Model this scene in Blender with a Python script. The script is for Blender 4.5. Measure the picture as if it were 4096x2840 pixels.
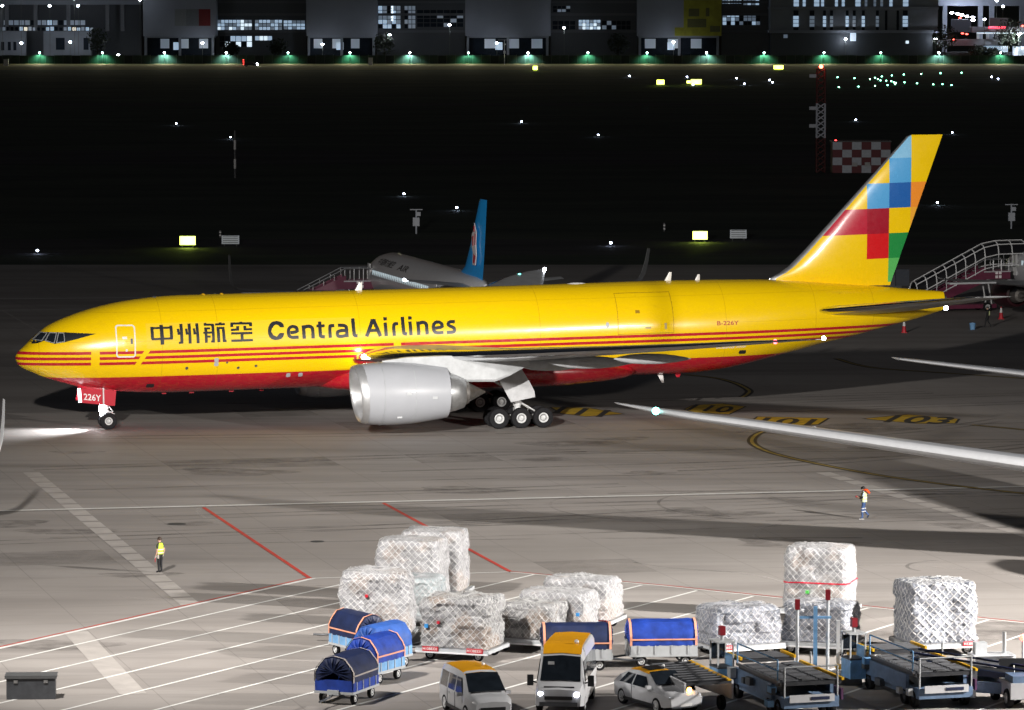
import bpy, bmesh, math, random
from mathutils import Vector, Matrix, noise
R = math.radians
random.seed(7)
for o in list(bpy.data.objects):
    bpy.data.objects.remove(o)
scene = bpy.context.scene
C = scene.collection

# ------------------------------------------------------------------ camera
CAM_H, CAM_F, CAM_P = 28.79, 17629.0, 0.0849534      # height above apron, focal length in photo pixels, downward pitch
cam = bpy.data.cameras.new('camera')
cam.sensor_fit = 'HORIZONTAL'
cam.sensor_width = 36.0
cam.lens = CAM_F / 4096 * 36.0
cam.clip_start, cam.clip_end = 1.0, 6000.0
cam_o = bpy.data.objects.new('camera', cam)
cam_o.location = (0, 0, CAM_H)
cam_o.rotation_euler = (math.pi / 2 - CAM_P, 0, 0)
C.objects.link(cam_o)
scene.camera = cam_o

# ------------------------------------------------------------------ world: a night sky with a faint glow
world = bpy.data.worlds.new('World')
scene.world = world
world.use_nodes = True
wn = world.node_tree
sky = wn.nodes.new('ShaderNodeTexSky')
sky.sky_type = 'NISHITA'
sky.sun_disc = False
sky.sun_elevation = R(-2)
sky.sun_rotation = R(200)
bg = wn.nodes['Background']
bg.inputs['Strength'].default_value = 0.13
wn.links.new(sky.outputs['Color'], bg.inputs['Color'])

# ------------------------------------------------------------------ apron floodlights on two masts on the terminal side
def spot(name, loc, aim, power, cone, blend, col=(1, .95, .89), radius=.5):
    d = bpy.data.lights.new(name, 'SPOT')
    d.energy, d.spot_size, d.spot_blend, d.color, d.shadow_soft_size = power, R(cone), blend, col, radius
    o = bpy.data.objects.new(name, d)
    o.location = loc
    o.rotation_euler = (Vector(aim) - Vector(loc)).to_track_quat('-Z', 'Y').to_euler()
    C.objects.link(o)
    return o
MAST_A, MAST_B = (-25.5, 161.6, 32.2), (72, 170, 28.2)
for aim, pw in (((-26, 286, 11), 255000), ((0, 292, 11), 238000), ((24, 299, 13), 278000)):
    spot('floodlight', MAST_A, aim, pw, 42, 1.0, radius=1.0)
spot('floodlight', MAST_A, (4, 270, 4), 16000, 94, 1.0, radius=1.0)
spot('floodlight', MAST_A, (-6, 200, 0), 150000, 78, 1.0, radius=1.0)
spot('floodlight', MAST_B, (14, 292, 9), 205000, 46, 1.0, radius=1.2)
spot('floodlight', MAST_B, (40, 190, 0), 860000, 80, 1.0, radius=1.2)

vs = scene.view_settings
scene.display_settings.display_device = 'sRGB'
vs.view_transform = 'Standard'
vs.look = 'None'
vs.exposure = 0.0
vs.gamma = 1.0
scene.cycles.use_denoising = True
scene.cycles.max_bounces = 6
scene.cycles.diffuse_bounces = 3
scene.cycles.glossy_bounces = 3
scene.cycles.transmission_bounces = 3
scene.cycles.sample_clamp_indirect = 4.0
scene.cycles.caustics_reflective = False
scene.cycles.caustics_refractive = False

# ------------------------------------------------------------------ site survey: photo bearing -> point on the site
_c, _s = math.cos(CAM_P), math.sin(CAM_P)
def site(px, py, z=0.0):
    x, y = (px - 2048) / CAM_F, -(py - 1420) / CAM_F
    d = Vector((x, _c + y * _s, -_s + y * _c))
    t = (z - CAM_H) / d.z
    return Vector((d.x * t, d.y * t, z))
def far(px, Y):            # easting at a given distance
    return (px - 2048) / CAM_F * Y * 1.004
TH = 0.25144               # heading of the airport grid against the line of sight
U = Vector((math.cos(TH), math.sin(TH), 0))
V = Vector((-math.sin(TH), math.cos(TH), 0))

# ------------------------------------------------------------------ mesh builder
class MB:
    def __init__(s):
        s.v, s.f, s.m, s.mi = [], [], [], 0
    def mat(s, i):
        s.mi = i
        return s
    def face(s, pts):
        b = len(s.v)
        s.v += [tuple(p) for p in pts]
        s.f.append(tuple(range(b, b + len(pts))))
        s.m.append(s.mi)
        return s
    def box(s, c, size, rot=0.0, pitch=0.0):
        x, y, z = [k / 2 for k in size]
        M = Matrix.Rotation(rot, 3, 'Z') @ Matrix.Rotation(pitch, 3, 'Y')
        b = len(s.v)
        for dx, dy, dz in ((-1,-1,-1),(1,-1,-1),(1,1,-1),(-1,1,-1),(-1,-1,1),(1,-1,1),(1,1,1),(-1,1,1)):
            s.v.append(tuple(M @ Vector((dx*x, dy*y, dz*z)) + Vector(c)))
        for q in ((0,3,2,1),(4,5,6,7),(0,1,5,4),(1,2,6,5),(2,3,7,6),(3,0,4,7)):
            s.f.append(tuple(b + i for i in q)); s.m.append(s.mi)
        return s
    def rings(s, rings, cap=True, closed=True):
        n = len(rings[0]); b = len(s.v)
        for r in rings:
            s.v += [tuple(p) for p in r]
        for i in range(len(rings) - 1):
            for j in range(n if closed else n - 1):
                k = (j + 1) % n
                s.f.append((b+i*n+j, b+i*n+k, b+(i+1)*n+k, b+(i+1)*n+j)); s.m.append(s.mi)
        if cap and closed:
            s.f.append(tuple(b + j for j in reversed(range(n)))); s.m.append(s.mi)
            s.f.append(tuple(b + (len(rings)-1)*n + j for j in range(n))); s.m.append(s.mi)
        return s
    def tube(s, pts, r, n=8, cap=True):
        pts = [Vector(p) for p in pts]
        rr = r if isinstance(r, (list, tuple)) else [r] * len(pts)
        rings = []
        for i, p in enumerate(pts):
            t = (pts[min(i+1, len(pts)-1)] - pts[max(i-1, 0)]).normalized()
            q = t.to_track_quat('Z', 'Y')
            rings.append([p + q @ Vector((rr[i]*math.cos(2*math.pi*k/n), rr[i]*math.sin(2*math.pi*k/n), 0)) for k in range(n)])
        return s.rings(rings, cap)
    def lathe(s, prof, o, axis=(1,0,0), n=32, cap=False):
        q = Vector(axis).to_track_quat('Z', 'Y'); o = Vector(o)
        return s.rings([[o + q @ Vector((r*math.cos(2*math.pi*k/n), r*math.sin(2*math.pi*k/n), h)) for k in range(n)] for h, r in prof], cap)
    def sphere(s, c, r, n=10, sz=1.0):
        c = Vector(c); rg = []
        for i in range(n // 2 + 1):
            a = math.pi * (i / (n // 2) - .5)
            rr = max(1e-4, r * math.cos(a))
            rg.append([c + Vector((rr*math.cos(2*math.pi*k/n), rr*math.sin(2*math.pi*k/n), r*sz*math.sin(a))) for k in range(n)])
        return s.rings(rg, True)
    def prism(s, poly, y0, y1):          # polygon in x,z extruded along y
        a = [(x, y0, z) for x, z in poly]; b = [(x, y1, z) for x, z in poly]
        return s.rings([a, b], True)
    def mesh(s, name, mats, smooth=None):
        me = bpy.data.meshes.new(name)
        me.from_pydata(s.v, [], s.f)
        mats = mats if isinstance(mats, (list, tuple)) else [mats]
        for m in mats:
            me.materials.append(m)
        if len(mats) > 1:
            me.polygons.foreach_set('material_index', s.m)
        bm = bmesh.new(); bm.from_mesh(me)
        bmesh.ops.remove_doubles(bm, verts=bm.verts, dist=1e-5)
        bmesh.ops.recalc_face_normals(bm, faces=bm.faces)
        if smooth is not None:
            for f in bm.faces: f.smooth = True
            for e in bm.edges:
                if len(e.link_faces) == 2 and e.calc_face_angle(0) > R(smooth): e.smooth = False
        bm.to_mesh(me); bm.free()
        return me
    def build(s, name, mats, parent=None, smooth=None):
        return put(name, s.mesh(name, mats, smooth), parent)

def put(name, me, parent=None, loc=None, rz=0.0):
    o = bpy.data.objects.new(name, me)
    C.objects.link(o)
    if parent is not None: o.parent = parent
    if loc is not None: o.location = loc
    if rz: o.rotation_euler = (0, 0, rz)
    return o
def tag(o, label, cat, group=None):
    o['label'] = label; o['category'] = cat
    if group: o['group'] = group
    return o
def thing(name, label, cat, loc=(0,0,0), rz=0.0, group=None):
    o = bpy.data.objects.new(name, None)
    o.empty_display_size = .2
    C.objects.link(o)
    o.location = loc; o.rotation_euler = (0, 0, rz)
    return tag(o, label, cat, group)
def struct(o):
    o['kind'] = 'structure'
    return o
def dup(root, loc, rz, label=None, group=None):
    r = root.copy(); C.objects.link(r); r.location = loc; r.rotation_euler = (0, 0, rz)
    if label: r['label'] = label
    if group: r['group'] = group
    for ch in list(root.children):
        c = ch.copy(); C.objects.link(c); c.parent = r
        for g in list(ch.children):
            d = g.copy(); C.objects.link(d); d.parent = c
    return r

# ------------------------------------------------------------------ materials
class NT:                                   # tiny node-expression helper
    def __init__(s, m):
        s.nt = m.node_tree; s.b = s.nt.nodes['Principled BSDF']
    def new(s, t): return s.nt.nodes.new(t)
    def link(s, a, b): s.nt.links.new(a, b)
    def sep(s):
        tc = s.new('ShaderNodeTexCoord'); sp = s.new('ShaderNodeSeparateXYZ')
        s.link(tc.outputs['Object'], sp.inputs[0]); s.co = tc.outputs['Object']
        return sp.outputs
    def m(s, op, a, b=0.0, c=0.0):
        n = s.new('ShaderNodeMath'); n.operation = op
        for i, x in enumerate((a, b, c)):
            if isinstance(x, (int, float)): n.inputs[i].default_value = x
            else: s.link(x, n.inputs[i])
        return n.outputs[0]
    def band(s, x, lo, hi):
        return s.m('COMPARE', x, (lo + hi) / 2, (hi - lo) / 2)
    def mix(s, f, a, b, mode='MIX'):
        n = s.new('ShaderNodeMix'); n.data_type = 'RGBA'; n.blend_type = mode
        for k, x in (('Factor', f), (6, a), (7, b)):
            i = n.inputs[0] if k == 'Factor' else n.inputs[k]
            if isinstance(x, (int, float)): i.default_value = x
            elif isinstance(x, (tuple, list)): i.default_value = (*x[:3], 1)
            else: s.link(x, i)
        return n.outputs[2]
    def noise(s, scale, detail=4, rough=.55, stretch=None, rz=0.0, dist=0.0):
        n = s.new('ShaderNodeTexNoise')
        n.inputs['Scale'].default_value = scale; n.inputs['Detail'].default_value = detail
        n.inputs['Roughness'].default_value = rough; n.inputs['Distortion'].default_value = dist
        mp = s.new('ShaderNodeMapping'); tc = s.new('ShaderNodeTexCoord')
        s.link(tc.outputs['Object'], mp.inputs['Vector'])
        mp.inputs['Rotation'].default_value = (0, 0, rz)
        mp.inputs['Scale'].default_value = stretch or (1, 1, 1)
        s.link(mp.outputs[0], n.inputs['Vector'])
        return n.outputs['Fac']
    def ramp(s, x, lo, hi, a=0.0, b=1.0):
        n = s.new('ShaderNodeMapRange'); n.clamp = True
        s.link(x, n.inputs[0])
        for i, k in enumerate((lo, hi, a, b)): n.inputs[i+1].default_value = k
        return n.outputs[0]
    def bump(s, h, strength, dist=.02):
        n = s.new('ShaderNodeBump'); n.inputs['Strength'].default_value = strength; n.inputs['Distance'].default_value = dist
        s.link(h, n.inputs['Height']); s.link(n.outputs[0], s.b.inputs['Normal'])

def mat(name, col, rough=.5, metal=0.0, var=.12, scale=3.0, bump=0.0, coat=0.0, emit=None, estr=0.0, spec=.5):
    m = bpy.data.materials.new(name); m.use_nodes = True
    n = NT(m); b = n.b
    b.inputs['Roughness'].default_value = rough; b.inputs['Metallic'].default_value = metal
    b.inputs['Specular IOR Level'].default_value = spec
    if coat: b.inputs['Coat Weight'].default_value = coat; b.inputs['Coat Roughness'].default_value = .08
    if emit:
        b.inputs['Emission Color'].default_value = (*emit, 1); b.inputs['Emission Strength'].default_value = estr
    f = n.noise(scale, 5, .6)
    n.link(n.mix(n.ramp(f, .3, .7), [c*(1-var) for c in col], [min(1, c*(1+var)) for c in col]), b.inputs['Base Color'])
    if bump: n.bump(f, bump)
    m.diffuse_color = (*col, 1)
    return m
ORD = 'first second third fourth fifth sixth seventh eighth ninth tenth eleventh twelfth thirteenth fourteenth fifteenth sixteenth seventeenth eighteenth nineteenth twentieth twenty-first twenty-second'.split()
def lamp_mat(name, col, strength):
    return mat(name, (.8, .8, .8), .4, var=.02, emit=col, estr=strength)

WHITE = mat('white_paint', (.74, .75, .77), .28, coat=.3, var=.05)
GREYP = mat('grey_paint', (.42, .44, .46), .35, var=.08)
DGREY = mat('dark_grey_paint', (.07, .075, .085), .45, var=.2)
BLACK = mat('black_paint', (.018, .019, .022), .4)
TYRE = mat('tyre_rubber', (.013, .013, .015), .8, var=.3, scale=9, spec=.2)
STEEL = mat('steel', (.55, .56, .57), .38, .85, var=.15)
ALU = mat('aluminium', (.62, .63, .65), .3, .9, var=.12)
CHROME = mat('bare_metal', (.72, .73, .75), .16, 1.0, var=.05)
RED = mat('red_paint', (.45, .012, .02), .38)
SIGNRED = mat('red_sign', (.5, .015, .03), .45)
YELP = mat('yellow_paint', (.72, .40, .012), .4, var=.2)
GLASS = mat('dark_glass', (.012, .016, .022), .06, var=.3, coat=.5)
NAVY = mat('navy_tarp', (.008, .016, .06), .55, var=.35, scale=2, bump=.35)
BLUET = mat('blue_tarp', (.012, .045, .30), .5, var=.35, scale=2.2, bump=.4)
LBLUE = mat('light_blue_paint', (.17, .36, .62), .45, var=.18)
TRIM = mat('orange_trim', (.75, .34, .22), .55)
SKIN = mat('skin', (.55, .33, .24), .55, var=.05)
CJK_QUADS=[[8.276,6.725,8.275,5.987,8.471,5.996,8.472,6.734],[8.308,5.886,9.656,5.927,9.655,6.067,8.308,6.026],[9.498,6.78,9.494,5.968,9.689,5.976,9.693,6.788],[8.281,6.578,9.668,6.602,9.675,6.732,8.288,6.708],[8.859,6.833,8.883,5.604,9.115,5.617,9.092,6.847],[10.147,6.878,10.15,5.678,10.346,5.687,10.343,6.887],[9.95,6.569,9.987,6.283,10.145,6.309,10.108,6.595],[9.995,6.202,10.238,6.22,10.233,6.351,9.99,6.334],[10.052,5.638,10.328,5.651,10.322,5.785,10.046,5.771],[10.672,6.888,10.682,5.642,10.871,5.651,10.861,6.896],[10.483,6.577,10.511,6.277,10.661,6.297,10.634,6.597],[10.518,6.207,10.764,6.218,10.763,6.35,10.518,6.339],[11.172,6.896,11.201,5.65,11.39,5.661,11.362,6.907],[10.986,6.592,11.009,6.277,11.161,6.294,11.137,6.609],[11.016,6.206,11.274,6.216,11.274,6.348,11.016,6.338],[11.711,6.741,12.314,6.73,12.326,6.861,11.723,6.872],[12.203,6.843,12.204,5.676,12.386,5.683,12.386,6.85],[12.139,5.683,12.375,5.689,12.372,5.816,12.136,5.81],[11.731,6.627,11.74,5.667,11.922,5.674,11.914,6.633],[11.746,6.515,12.108,6.515,12.115,6.639,11.753,6.639],[11.654,6.238,12.301,6.251,12.303,6.383,11.657,6.37],[11.909,5.993,12.119,6.0,12.117,6.133,11.907,6.126],[11.72,6.904,11.724,6.796,11.899,6.814,11.895,6.923],[12.695,6.925,12.692,6.856,12.882,6.863,12.886,6.931],[12.45,6.742,13.088,6.752,13.095,6.883,12.459,6.873],[12.526,6.629,12.543,5.687,12.733,5.696,12.716,6.638],[12.527,6.522,12.984,6.524,12.991,6.656,12.534,6.653],[12.858,6.632,12.895,5.753,13.084,5.766,13.048,6.645],[12.895,5.694,13.139,5.696,13.138,5.846,12.894,5.843],[14.038,6.948,14.034,6.876,14.226,6.881,14.23,6.954],[13.442,6.775,14.835,6.771,14.846,6.909,13.454,6.913],[13.441,6.852,13.428,6.626,13.619,6.629,13.632,6.854],[14.666,6.847,14.654,6.647,14.846,6.65,14.857,6.85],[13.817,6.684,13.801,6.465,13.983,6.462,14.001,6.681],[13.452,6.384,13.979,6.403,13.981,6.542,13.453,6.523],[14.277,6.689,14.27,6.47,14.454,6.475,14.46,6.695],[14.275,6.401,14.824,6.402,14.832,6.541,14.281,6.54],[13.455,6.159,14.829,6.158,14.834,6.306,13.46,6.306],[14.06,6.217,14.058,5.79,14.249,5.793,14.25,6.22],[13.452,5.694,14.853,5.71,14.851,5.86,13.45,5.843]]
LATIN_QUADS=[[16.923,6.549,16.894,6.744,16.612,6.649,16.644,6.554],[16.894,6.744,16.778,6.868,16.528,6.695,16.612,6.649],[16.778,6.868,16.611,6.937,16.415,6.731,16.528,6.695],[16.611,6.937,16.438,6.952,16.296,6.688,16.415,6.731],[16.438,6.952,16.201,6.912,16.22,6.623,16.296,6.688],[16.201,6.912,16.025,6.788,16.238,6.562,16.22,6.623],[16.025,6.788,15.904,6.596,16.136,6.519,16.238,6.562],[15.904,6.596,15.847,6.374,16.098,6.397,16.136,6.519],[15.847,6.374,15.863,6.148,16.068,6.285,16.098,6.397],[15.863,6.148,15.93,5.95,16.138,6.188,16.068,6.285],[15.93,5.95,16.071,5.816,16.186,6.086,16.138,6.188],[16.071,5.816,16.302,5.755,16.299,6.027,16.186,6.086],[16.302,5.755,16.506,5.768,16.413,5.963,16.299,6.027],[16.506,5.768,16.711,5.838,16.499,6.068,16.413,5.963],[16.711,5.838,16.844,5.971,16.559,6.124,16.499,6.068],[16.844,5.971,16.912,6.196,16.622,6.201,16.559,6.124],[17.32,6.099,17.433,6.114,17.412,6.315,17.298,6.3],[17.433,6.114,17.682,6.146,17.622,6.341,17.412,6.315],[17.682,6.146,17.871,6.247,17.657,6.36,17.622,6.341],[17.871,6.247,17.866,6.414,17.657,6.372,17.657,6.36],[17.866,6.414,17.833,6.517,17.641,6.421,17.657,6.372],[17.833,6.517,17.768,6.608,17.617,6.455,17.641,6.421],[17.768,6.608,17.666,6.667,17.58,6.477,17.617,6.455],[17.666,6.667,17.543,6.691,17.515,6.489,17.58,6.477],[17.543,6.691,17.422,6.684,17.451,6.486,17.515,6.489],[17.422,6.684,17.299,6.645,17.394,6.467,17.451,6.486],[17.299,6.645,17.197,6.566,17.351,6.434,17.394,6.467],[17.197,6.566,17.123,6.457,17.314,6.378,17.351,6.434],[17.123,6.457,17.083,6.334,17.291,6.306,17.314,6.378],[17.083,6.334,17.075,6.2,17.286,6.215,17.291,6.306],[17.075,6.2,17.094,6.077,17.298,6.134,17.286,6.215],[17.094,6.077,17.143,5.957,17.322,6.072,17.298,6.134],[17.143,5.957,17.239,5.863,17.36,6.036,17.322,6.072],[17.239,5.863,17.368,5.81,17.42,6.011,17.36,6.036],[17.368,5.81,17.541,5.797,17.544,6.002,17.42,6.011],[17.541,5.797,17.751,5.813,17.736,6.017,17.544,6.002],[17.751,5.813,17.852,5.821,17.837,6.025,17.736,6.017],[18.074,6.647,18.098,5.801,18.319,5.814,18.296,6.66],[18.277,6.419,18.327,6.436,18.261,6.635,18.212,6.618],[18.327,6.436,18.415,6.467,18.371,6.673,18.261,6.635],[18.415,6.467,18.493,6.478,18.494,6.691,18.371,6.673],[18.493,6.478,18.567,6.475,18.623,6.685,18.494,6.691],[18.567,6.475,18.615,6.458,18.738,6.645,18.623,6.685],[18.615,6.458,18.644,6.433,18.828,6.568,18.738,6.645],[18.644,6.433,18.663,6.395,18.88,6.462,18.828,6.568],[18.663,6.395,18.672,6.324,18.894,6.348,18.88,6.462],[18.672,6.324,18.678,6.164,18.899,6.174,18.894,6.348],[18.678,6.164,18.679,5.926,18.901,5.931,18.899,6.174],[18.679,5.926,18.682,5.805,18.903,5.81,18.901,5.931],[19.163,6.863,19.156,6.668,19.379,6.676,19.386,6.871],[19.156,6.668,19.151,6.274,19.373,6.286,19.379,6.676],[19.151,6.274,19.163,6.025,19.384,6.06,19.373,6.286],[19.163,6.025,19.197,5.895,19.391,6.031,19.384,6.06],[19.197,5.895,19.329,5.811,19.408,6.02,19.391,6.031],[19.329,5.811,19.483,5.794,19.51,6.009,19.408,6.02],[19.483,5.794,19.547,5.787,19.574,6.002,19.51,6.009],[19.04,6.503,19.577,6.504,19.588,6.683,19.05,6.682],[20.027,5.836,20.021,5.974,19.811,5.963,19.816,5.825],[20.021,5.974,20.013,6.247,19.802,6.24,19.811,5.963],[20.013,6.247,20.018,6.425,19.808,6.434,19.802,6.24],[20.018,6.425,20.031,6.5,19.828,6.554,19.808,6.434],[20.031,6.5,20.028,6.496,19.888,6.666,19.828,6.554],[20.028,6.496,20.012,6.492,19.988,6.691,19.888,6.666],[20.012,6.492,20.07,6.497,20.073,6.698,19.988,6.691],[20.07,6.497,20.165,6.498,20.176,6.699,20.073,6.698],[20.165,6.498,20.215,6.498,20.226,6.699,20.176,6.699],[20.455,6.505,20.549,6.504,20.563,6.706,20.468,6.706],[20.549,6.504,20.732,6.504,20.762,6.705,20.563,6.706],[20.732,6.504,20.842,6.487,20.921,6.68,20.762,6.705],[20.842,6.487,20.885,6.464,21.036,6.621,20.921,6.68],[20.885,6.464,20.898,6.444,21.106,6.519,21.036,6.621],[20.898,6.444,20.903,6.391,21.114,6.409,21.106,6.519],[20.903,6.391,20.907,6.227,21.118,6.238,21.114,6.409],[20.907,6.227,20.914,5.972,21.124,5.982,21.118,6.238],[20.914,5.972,20.918,5.844,21.129,5.854,21.124,5.982],[20.995,6.382,20.892,6.378,20.892,6.175,20.995,6.179],[20.892,6.378,20.682,6.371,20.691,6.168,20.892,6.175],[20.682,6.371,20.523,6.352,20.562,6.153,20.691,6.168],[20.523,6.352,20.402,6.314,20.516,6.138,20.562,6.153],[20.402,6.314,20.312,6.221,20.506,6.129,20.516,6.138],[20.312,6.221,20.288,6.104,20.499,6.093,20.506,6.129],[20.288,6.104,20.292,6.008,20.501,6.047,20.499,6.093],[20.292,6.008,20.326,5.903,20.509,6.02,20.501,6.047],[20.326,5.903,20.414,5.827,20.512,6.018,20.509,6.02],[20.414,5.827,20.521,5.807,20.545,6.012,20.512,6.018],[20.521,5.807,20.629,5.805,20.625,6.01,20.545,6.012],[20.629,5.805,20.759,5.815,20.73,6.018,20.625,6.01],[20.759,5.815,20.879,5.84,20.822,6.037,20.73,6.018],[20.879,5.84,20.982,5.878,20.909,6.07,20.822,6.037],[20.982,5.878,21.029,5.896,20.957,6.087,20.909,6.07],[21.359,7.014,21.355,6.782,21.579,6.796,21.583,7.028],[21.355,6.782,21.362,6.313,21.585,6.329,21.579,6.796],[21.362,6.313,21.378,6.035,21.6,6.063,21.585,6.329],[21.378,6.035,21.399,5.915,21.604,6.04,21.6,6.063],[21.399,5.915,21.519,5.831,21.603,6.041,21.604,6.04],[21.519,5.831,21.652,5.818,21.678,6.033,21.603,6.041],[21.652,5.818,21.705,5.813,21.731,6.028,21.678,6.033],[22.419,5.818,22.868,6.865,22.654,6.942,22.199,5.897],[23.336,5.906,22.932,6.945,22.707,6.859,23.118,5.818],[22.488,6.139,23.106,6.149,23.109,6.341,22.49,6.331],[22.622,6.806,22.976,6.805,22.99,6.96,22.637,6.961],[23.465,6.714,23.493,5.864,23.716,5.879,23.69,6.728],[23.491,7.051,23.48,6.851,23.715,6.859,23.727,7.059],[24.246,5.879,24.239,6.015,24.027,6.002,24.035,5.866],[24.239,6.015,24.228,6.283,24.015,6.274,24.027,6.002],[24.228,6.283,24.233,6.458,24.02,6.467,24.015,6.274],[24.233,6.458,24.245,6.53,24.041,6.591,24.02,6.467],[24.245,6.53,24.241,6.526,24.113,6.703,24.041,6.591],[24.241,6.526,24.239,6.525,24.217,6.724,24.113,6.703],[24.239,6.525,24.303,6.533,24.293,6.734,24.217,6.724],[24.303,6.533,24.389,6.539,24.386,6.74,24.293,6.734],[24.389,6.539,24.433,6.543,24.43,6.744,24.386,6.74],[24.641,7.054,24.636,6.825,24.861,6.84,24.866,7.07],[24.636,6.825,24.642,6.36,24.866,6.377,24.861,6.84],[24.642,6.36,24.658,6.085,24.881,6.114,24.866,6.377],[24.658,6.085,24.678,5.971,24.885,6.092,24.881,6.114],[24.678,5.971,24.79,5.887,24.882,6.093,24.885,6.092],[24.79,5.887,24.916,5.869,24.95,6.084,24.882,6.093],[24.916,5.869,24.965,5.862,24.999,6.077,24.95,6.084],[25.108,6.751,25.133,5.884,25.356,5.898,25.333,6.765],[25.133,7.068,25.127,6.873,25.363,6.888,25.369,7.083],[25.639,6.742,25.653,5.892,25.877,5.903,25.864,6.754],[25.839,6.524,25.888,6.541,25.82,6.741,25.772,6.723],[25.888,6.541,25.975,6.572,25.93,6.779,25.82,6.741],[25.975,6.572,26.044,6.584,26.046,6.798,25.93,6.779],[26.044,6.584,26.102,6.581,26.165,6.792,26.046,6.798],[26.102,6.581,26.139,6.566,26.273,6.75,26.165,6.792],[26.139,6.566,26.169,6.54,26.359,6.673,26.273,6.75],[26.169,6.54,26.185,6.504,26.406,6.568,26.359,6.673],[26.185,6.504,26.192,6.434,26.417,6.456,26.406,6.568],[26.192,6.434,26.197,6.272,26.423,6.286,26.417,6.456],[26.197,6.272,26.205,6.031,26.429,6.042,26.423,6.286],[26.205,6.031,26.209,5.91,26.433,5.921,26.429,6.042],[26.87,6.208,26.988,6.223,26.97,6.426,26.85,6.411],[26.988,6.223,27.246,6.255,27.189,6.453,26.97,6.426],[27.246,6.255,27.443,6.351,27.229,6.472,27.189,6.453],[27.443,6.351,27.444,6.516,27.23,6.476,27.229,6.472],[27.444,6.516,27.41,6.62,27.215,6.52,27.23,6.476],[27.41,6.62,27.341,6.711,27.189,6.555,27.215,6.52],[27.341,6.711,27.235,6.771,27.145,6.58,27.189,6.555],[27.235,6.771,27.105,6.798,27.072,6.595,27.145,6.58],[27.105,6.798,26.981,6.793,27.01,6.592,27.072,6.595],[26.981,6.793,26.86,6.752,26.958,6.575,27.01,6.592],[26.86,6.752,26.761,6.676,26.917,6.544,26.958,6.575],[26.761,6.676,26.688,6.572,26.883,6.493,26.917,6.544],[26.688,6.572,26.649,6.451,26.861,6.423,26.883,6.493],[26.649,6.451,26.641,6.317,26.855,6.329,26.861,6.423],[26.641,6.317,26.654,6.195,26.864,6.243,26.855,6.329],[26.654,6.195,26.697,6.07,26.886,6.179,26.864,6.243],[26.697,6.07,26.794,5.97,26.919,6.145,26.886,6.179],[26.794,5.97,26.929,5.917,26.982,6.12,26.919,6.145],[26.929,5.917,27.104,5.902,27.109,6.109,26.982,6.12],[27.104,5.902,27.314,5.916,27.302,6.122,27.109,6.109],[27.314,5.916,27.415,5.923,27.403,6.128,27.302,6.122],[28.216,6.804,28.138,6.803,28.127,6.6,28.206,6.602],[28.138,6.803,27.973,6.8,27.977,6.598,28.127,6.6],[27.973,6.8,27.838,6.78,27.889,6.585,27.977,6.598],[27.838,6.78,27.734,6.732,27.865,6.573,27.889,6.585],[27.734,6.732,27.66,6.645,27.861,6.569,27.865,6.573],[27.66,6.645,27.64,6.536,27.858,6.554,27.861,6.569],[27.64,6.536,27.664,6.443,27.86,6.548,27.858,6.554],[27.664,6.443,27.728,6.376,27.868,6.54,27.86,6.548],[27.728,6.376,27.824,6.324,27.924,6.509,27.868,6.54],[27.824,6.324,27.94,6.279,28.038,6.465,27.924,6.509],[27.94,6.279,28.012,6.242,28.137,6.413,28.038,6.465],[28.012,6.242,28.037,6.222,28.22,6.346,28.137,6.413],[28.037,6.222,28.043,6.205,28.259,6.238,28.22,6.346],[28.043,6.205,28.039,6.164,28.249,6.113,28.259,6.238],[28.039,6.164,28.031,6.148,28.197,6.01,28.249,6.113],[28.031,6.148,28.021,6.141,28.099,5.944,28.197,6.01],[28.021,6.141,27.924,6.127,27.938,5.921,28.099,5.944],[27.924,6.127,27.73,6.125,27.729,5.919,27.938,5.921],[27.73,6.125,27.629,6.124,27.628,5.918,27.729,5.919]]
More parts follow.
